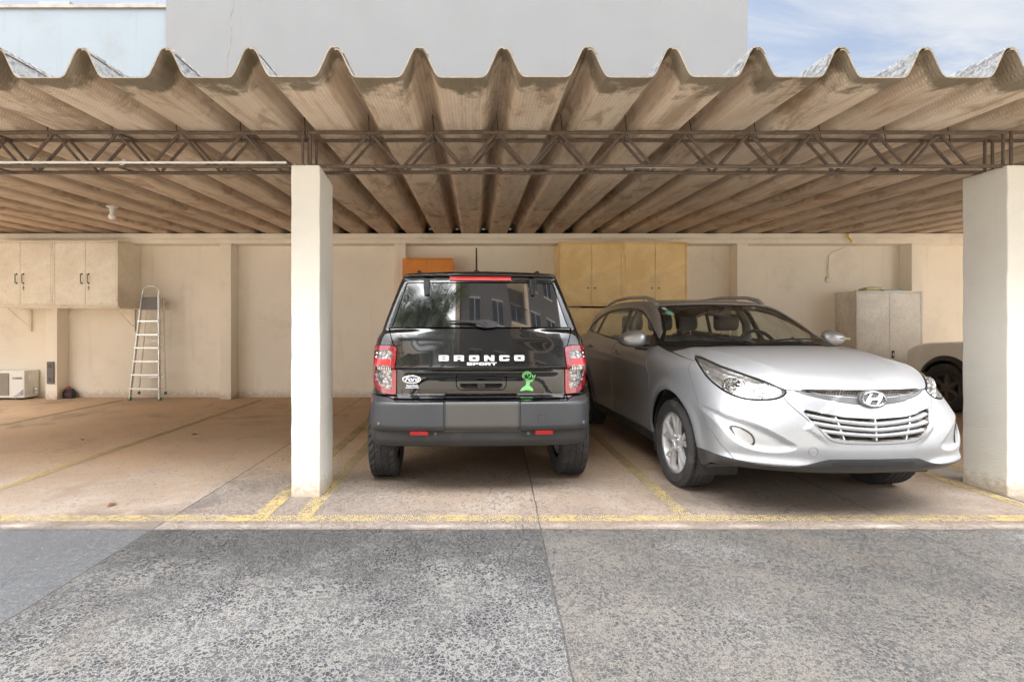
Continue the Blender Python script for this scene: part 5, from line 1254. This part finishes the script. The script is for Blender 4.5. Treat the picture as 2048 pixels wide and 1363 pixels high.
# ------------------------------------------------------------------ air conditioner, guard, bottle, pipes
t_ = thing('air_conditioner', 'white outdoor air conditioner unit on the floor by the left pilaster', 'air conditioner', (-8.22, 8.74, 0))
b = MB(); b.box(-.42, .42, 0, .30, .035, .505); b.build('casing', M['ac_white'], t_, bevel=.012)
b = MB(); b.box(-.405, -.20+.36, -.006, .002, .075, .465); b.build('fan_opening', M['ac_grille'], t_, bevel=.004)
b = MB()
for k in range(24): b.box(-.40, .155, -.013, -.007, .085+.0158*k, .0885+.0158*k)
b.build('fan_grille', M['metal_grey'], t_)
V, F = text_mesh('GREE', .050, .0014, 0, 1.15); mk('lettering', [(v[0]+.318, -.003, v[2]+.375) for v in V], F, M['dark_print'], t_)
b = MB(); b.tube([(.235+.014*math.cos(a), -.003, .376+.014*math.sin(a)) for a in np.linspace(.5, 5.8, 16)], .0035, 6); b.build('emblem', M['dark_print'], t_)
b = MB()
for k in range(3): b.add([(.27+.028*k*0+.0+.03*k-.03, -.0025, .06), (.285+.03*k-.03, -.0025, .06), (.405, -.0025, .185-.035*k), (.405, -.0025, .165-.035*k)], [(0, 1, 2, 3)])
b.build('blue_stripe', M['blue'], t_)
b = MB(); b.box(.421, .445, .07, .16, .33, .43); b.build('side_handle', M['ac_white'], t_, bevel=.01)
b = MB(); 
for z in (.11, .17): b.lathe([(.022, 0), (.022, .03), (.014, .05)], 12, T(.42, .2, z) @ RY(PI/2))
b.build('pipe_valve', M['alu'], t_, smooth=True)
b = MB(); b.box(-.34, -.26, .02, .28, 0, .036); b.box(.26, .34, .02, .28, 0, .036); b.build('foot', M['iron'], t_)
t_ = thing('wall_guard', 'grey rubber bumper guard with up and down arrows on the left pilaster', 'guard', (-7.385, 8.797, 0))
b = MB(); b.box(-.062, .062, -.022, 0, .275, .66); b.build('pad', M['device_grey'], t_, bevel=.008)
b = MB()
for z0, s in ((.60, 1), (.57, 1), (.335, -1), (.365, -1)):
    b.add([(-.032, -.0245, z0-s*.018), (0, -.0245, z0+s*.004), (.032, -.0245, z0-s*.018), (.032, -.0245, z0-s*.006), (0, -.0245, z0+s*.016), (-.032, -.0245, z0-s*.006)], [(0, 1, 4, 5), (1, 2, 3, 4)])
b.build('arrow_mark', M['gap'], t_)
t_ = thing('oil_bottle', 'black motor oil bottle with red cap beside the left pilaster', 'bottle', (-7.19, 8.95, 0))
b = MB(); b.prism([(-.085, 0), (.085, 0), (.09, .02), (.09, .11), (.06, .155), (.035, .175), (-.045, .175), (-.085, .12)], -.045, .045); b.build('bottle_body', M['bottle'], t_, bevel=.012)
b = MB(); b.lathe([(.03, .17), (.03, .205), (.024, .21), (0, .21)], 18, T(-.01, 0, 0), cap=False); b.build('cap', M['red_cap'], t_, smooth=True)
b = MB(); b.box(-.05, .06, -.0475, -.046, .03, .10); lb = b.build('label', M['dark_print'], t_); V, F = text_mesh('MOTUL', .03, .0008); mk('lettering', [(v[0], -.049, v[2]+.082) for v in V], F, M['red_cap'], lb)
t_ = thing('bell_wire', 'thin conduit with yellow elbow running down the wall to a round plate', 'conduit', (6.33, 9.05, 0))
b = MB(); b.tube([(.10, -.34, 2.87), (.12, -.31, 2.82), (.20, -.30, 2.74)], .016, 10); b.build('yellow_elbow', M['yellow_pipe'], t_, smooth=True)
b = MB(); b.tube([(.20, -.30, 2.74), (.18, -.20, 2.68), (.06, -.04, 2.60), (.0, -.015, 2.55), (.0, -.012, 2.16)], .010, 10); b.box(-.018, .018, -.02, 0, 2.33, 2.36); b.box(-.018, .018, -.02, 0, 2.28, 2.31); b.build('pipe', M['metal_cream'], t_, smooth=True)
b = MB(); b.lathe([(0, .022), (.045, .02), (.056, .012), (.058, 0)], 26, T(0, 0, 2.11) @ RX(PI/2), cap=False); b.build('cover_plate', M['metal_cream'], t_, smooth=True)

# ------------------------------------------------------------------ stepladder
t_ = thing('stepladder', 'silver aluminium stepladder with six steps leaning folded against the wall', 'ladder', (-5.69, 8.70, 0), math.radians(-2))
R_, H_ = [], 2.03
def railx(s, z): return s*(.265 - .125*z/1.9) + .045*z/1.9
for s in (-1, 1): 
    b = MB(); b.tube([(railx(s, z), .0+.10*z/2, z) for z in (.02, .5, 1, 1.5, 1.84)], .027, 10, flat=.62); b.build('side_rail', M['alu'], t_, smooth=True)
b = MB(); cx = (railx(-1, 1.84)+railx(1, 1.84))/2; rw = (railx(1, 1.84)-railx(-1, 1.84))/2
b.tube([(cx-rw*math.cos(a), .095, 1.84+rw*.95*abs(math.sin(a))**.6) for a in np.linspace(0, PI, 19)], .017, 10); b.build('top_hoop', M['alu'], t_, smooth=True)
for z in (.198, .438, .67, .903, 1.13, 1.364):
    b = MB(); x0, x1 = railx(-1, z), railx(1, z); b.box(x0-.012, x1+.012, -.045+.05*z, .045+.05*z, z-.016, z+.014); b.build('step', M['alu'], t_, bevel=.004)
b = MB(); b.prism([(railx(-1, 1.56)+.01, 1.56), (railx(1, 1.56)-.01, 1.56), (railx(1, 1.78)-.012, 1.78), (railx(-1, 1.78)+.02, 1.78)], .055, .085); b.build('platform', M['device_grey'], t_, bevel=.006)
for s in (-1, 1):
    b = MB(); b.tube([(railx(s, z)*.93+.012, .17+.02*z, z) for z in (.12, .8, 1.3, 1.78)], .013, 8, flat=.7); b.build('rear_rail', M['alu'], t_, smooth=True)
b = MB(); b.tube([(railx(-1, .38)*.93, .18, .38), (railx(1, .38)*.93, .18, .38)], .010, 8); b.tube([(railx(-1, 1.1)*.9, .19, 1.1), (railx(1, .92)*.9, .19, .92)], .004, 6); b.tube([(railx(-1, .92)*.9, .19, .92), (railx(1, 1.1)*.9, .19, 1.1)], .004, 6); b.build('rear_brace', M['alu'], t_, smooth=True)
for s in (-1, 1):
    b = MB(); b.box(railx(s, 0)-.024, railx(s, 0)+.024, -.02, .02, 0, .05); b.build('rubber_foot', M['rubber_green'], t_, bevel=.006)
    b = MB(); b.box(railx(s, .1)*.93-.006, railx(s, .1)*.93+.03, .155, .19, .08, .13); b.build('rubber_foot', M['rubber_green'], t_, bevel=.006)

# ------------------------------------------------------------------ neighbouring buildings
t_ = thing('apartment_tower', 'tall blank grey rendered building wall rising behind the carport roof', 'building', (0, 12, 0))
b = MB(); b.box(-7.342, 6.48, 0, 9, 0, 18.6); b.build('blank_wall', M['tower'], t_)
b = MB(); rr = random.Random(4)
x, z = -5.65, 9.3; pts = [(x, -.001, z)]
while z > 7.0: z -= rr.uniform(.06, .14); x += rr.uniform(-.05, .035); pts.append((x, -.003, z))
b.tube(pts, .0045, 4); b.build('plaster_crack', M['cement'], t_)
t_ = thing('neighbour_building', 'lower stained white building wall at the upper left with a dirty coping', 'building', (-14, 12.05, 0))
b = MB(); b.box(-16, 6.655, 0, 6, 0, 8.86); b.build('blank_wall', M['annex'], t_)
b = MB(); b.box(-16, 6.652, -.04, 6.02, 8.861, 8.93); b.build('coping', M['cement'], t_)
b = MB(); rr = random.Random(9)
pts = [(6.65+rr.uniform(-.01, .01), -.004, 5.2+.2*k) for k in range(19)]; b.tube(pts, .016, 6, rs=[rr.uniform(.008, .026) for _ in pts]); b.build('joint_stain', M['cement'], t_)
for x, w, h, lab in ((-42.1, 2.6, 32.6, 'small distant apartment block peeking over the roof at far upper left'), (-33.9, 3.4, 32.4, 'distant apartment block with blue window peeking over the white wall')):
    t_ = thing('distant_building', lab, 'building', (x, 50.5, 0))
    b = MB(); b.box(-w/2*1.2, w/2*1.2, 0, 8, 0, h+1.3); b.build('wall', M['annex'], t_)
    for k in range(5):
        b = MB(); b.box(-w/2+.15+k*w/5.2, -w/2+.15+k*w/5.2+w/7, -.03, .02, h-1.0, h+.3); b.build('window', M['window_glass'], t_)

# ------------------------------------------------------------------ the yard behind the camera (seen mirrored in the cars)
t_ = thing('apartment_block', 'dark grey apartment block with cream columns across the yard, mirrored in the black car', 'building', (0, -13, 0))
b = MB(); b.box(-1.7, 15, -10, 0, 3.2, 22.8); b.build('wall', M['slate'], t_)  # height made up to fill the window reflections and send back sunlight
b = MB(); b.box(-1.5, 14.8, -10, -3.2, 0, 3.2); b.build('recessed_lobby', M['cream'], t_)
for x in (-1.5, .55, 2.6, 5.6, 8.6, 11.6, 14.6): b = MB(); b.box(x-.28, x+.28, -.02, .62, 0, 23 if x in (-1.5, 3.6, 8.6) else 3.6); b.build('pillar', M['cream'], t_)
for fl in range(6):
    for k, x in enumerate((.9, 4.2, 7.0, 10.2, 13.0)):
        z = 4.2+fl*3.1; b = MB(); b.box(x-.75, x+.75, -.05, .02, z, z+1.5); w_ = b.build('window', M['window_glass'], t_)
        b = MB(); b.box(x-.82, x+.82, .021, .07, z-.08, z); b.box(x-.82, x+.82, .021, .07, z+1.5, z+1.57); b.box(x-.03, x+.03, .021, .06, z, z+1.5); b.build('frame', M['white_frame'], w_)
    z = 4.0+fl*3.1; b = MB(); b.box(4.9+.9, 8.4, .02, 1.1, z-.3, z-.15); bl = b.build('balcony', M['cream'], t_)
    b = MB()
    for k in range(17): b.box(5.85+k*.15, 5.87+k*.15, 1.05, 1.07, z-.15, z+.85)
    b.box(5.8, 8.4, 1.04, 1.08, z+.85, z+.9); b.build('railing', M['iron'], bl)
t_ = thing('side_building', 'cream apartment block left across the yard, mirrored in the black car', 'building', (-15, -22, 0))
b = MB(); b.box(-8, 5, -8, 0, 0, 18); b.build('wall', M['cream'], t_)
for fl in range(5):
    for x in (-6, -3.5, -1, 1.5, 3.8): b = MB(); b.box(x-.6, x+.6, -.05, .03, 1.4+fl*3.1, 2.8+fl*3.1); b.build('window', M['window_glass'], t_)
def leafy(name, n, vol, size, mat, parent, rr, drop=.3):
    V = []; F = []
    for _ in range(n):
        c = vol(rr); s = size*rr.uniform(.6, 1.3); a = Vector((rr.gauss(0, 1), rr.gauss(0, 1), rr.gauss(0, .6)-drop)).normalized(); u = a.orthogonal().normalized(); w_ = a.cross(u); k = len(V)
        V += [c - a*s*.5, c + u*s*.22, c + a*s*.5, c - u*s*.22 + w_*s*.08]; F.append((k, k+1, k+2, k+3))
    return mk(name, V, F, mat, parent)
rr = random.Random(21)
hd = thing('hedge', 'leafy green hedge along the far side of the yard, mirrored in the cars', 'hedge', (3, -10.4, 0))
leafy('foliage', 9000, lambda r: Vector((r.uniform(-6.5, 9), r.uniform(-.7, .7), abs(r.gauss(0, .55))+.1+.25*math.sin(r.random()*6))), .20, M['leaf'], hd, rr)
b = MB(); b.box(-6.5, 9, -.75, .75, 0, .28); b.build('planter', M['cream'], hd)
for i, (x, y, h) in enumerate(((-2.7, -8.4, 10.4), (-4.0, -9.6, 11.6), (-5.5, -8.8, 10.6), (-7.6, -9.5, 11.9))):
    t_ = thing('palm_tree', ['slender palm nearest the grey block, mirrored in the black car', 'tallest palm of the four across the yard', 'shortest palm of the four across the yard', 'leftmost palm of the four across the yard'][i], 'palm tree', (x, y, 0), group='palms across the yard')
    b = MB(); b.tube([(.25*math.sin(k*.25+i), .1*math.sin(k*.3), h*k/10) for k in range(11)], .1, 12, rs=[.26-.011*k for k in range(11)]); b.build('trunk', M['bark'], t_, smooth=True)
    V = []; F = []; top = Vector((.25*math.sin(2.5+i), .1*math.sin(3), h))
    for q in range(34):
        a = q*2.399; el = rr.uniform(-.5, 1.1); L = rr.uniform(2.2, 3.3); p = top.copy(); d = Vector((math.cos(a)*math.cos(el), math.sin(a)*math.cos(el), math.sin(el))); sd_ = Vector((-math.sin(a), math.cos(a), 0))
        for k in range(26):
            d = (d + Vector((0, 0, -.055))).normalized(); p = p + d*L/26; ll = .70*math.sin(PI*(k+2)/30)
            for s in (-1, 1):
                e = p + sd_*s*ll + Vector((0, 0, -.35*ll-.06)) + d*.18; n0 = len(V); V += [p - d*.02, p + d*.03, e + d*.01, e - d*.01]; F.append((n0, n0+1, n0+2, n0+3))
    mk('crown', V, F, M['palm_leaf'], t_)

# a few dead leaves on the floor
for x, y, r, lab in ((-3.27, 5.88, .3, 'curled brown dead leaf on the empty bay floor, the farther one'), (-2.55, 3.55, 1.4, 'small brown dead leaf near the yellow line in the empty bay'), (-4.35, 5.6, 2.2, 'tiny brown dead leaf left in the empty bay')):
    V = [(-.03, 0, .004), (0, -.016, .012), (.035, 0, .006), (0, .018, .014), (.0, 0, .004)]; o = mk('dead_leaf', V, [(0, 1, 4), (1, 2, 4), (2, 3, 4), (3, 0, 4)], M['leaf_dead']); o.location = (x, y, .002); o.rotation_euler = (0, 0, r); o.scale = (1.3,)*3; tag(o, lab, 'leaf', 'dead leaves on the floor')

# ------------------------------------------------------------------ cars
if not NOCARS:
    car = thing('parked_suv', 'silver crossover parked facing out, dusty bonnet and ten spoke alloys', 'car', (2.509, 3.15, 0), math.radians(2.94))
    suv(car, M, True, .016)
    car = thing('parked_suv', 'black off-roader parked nose in, rear with red tail lights and grey bumper', 'car', (.052, 3.585, 0), math.radians(2.2))
    offroad(car, M)
    car = thing('parked_suv', 'white car parked nose in behind the right column, only its front wing showing', 'car', (7.86, 4.08, 0), 0)
    offroad(car, M, True, .026)
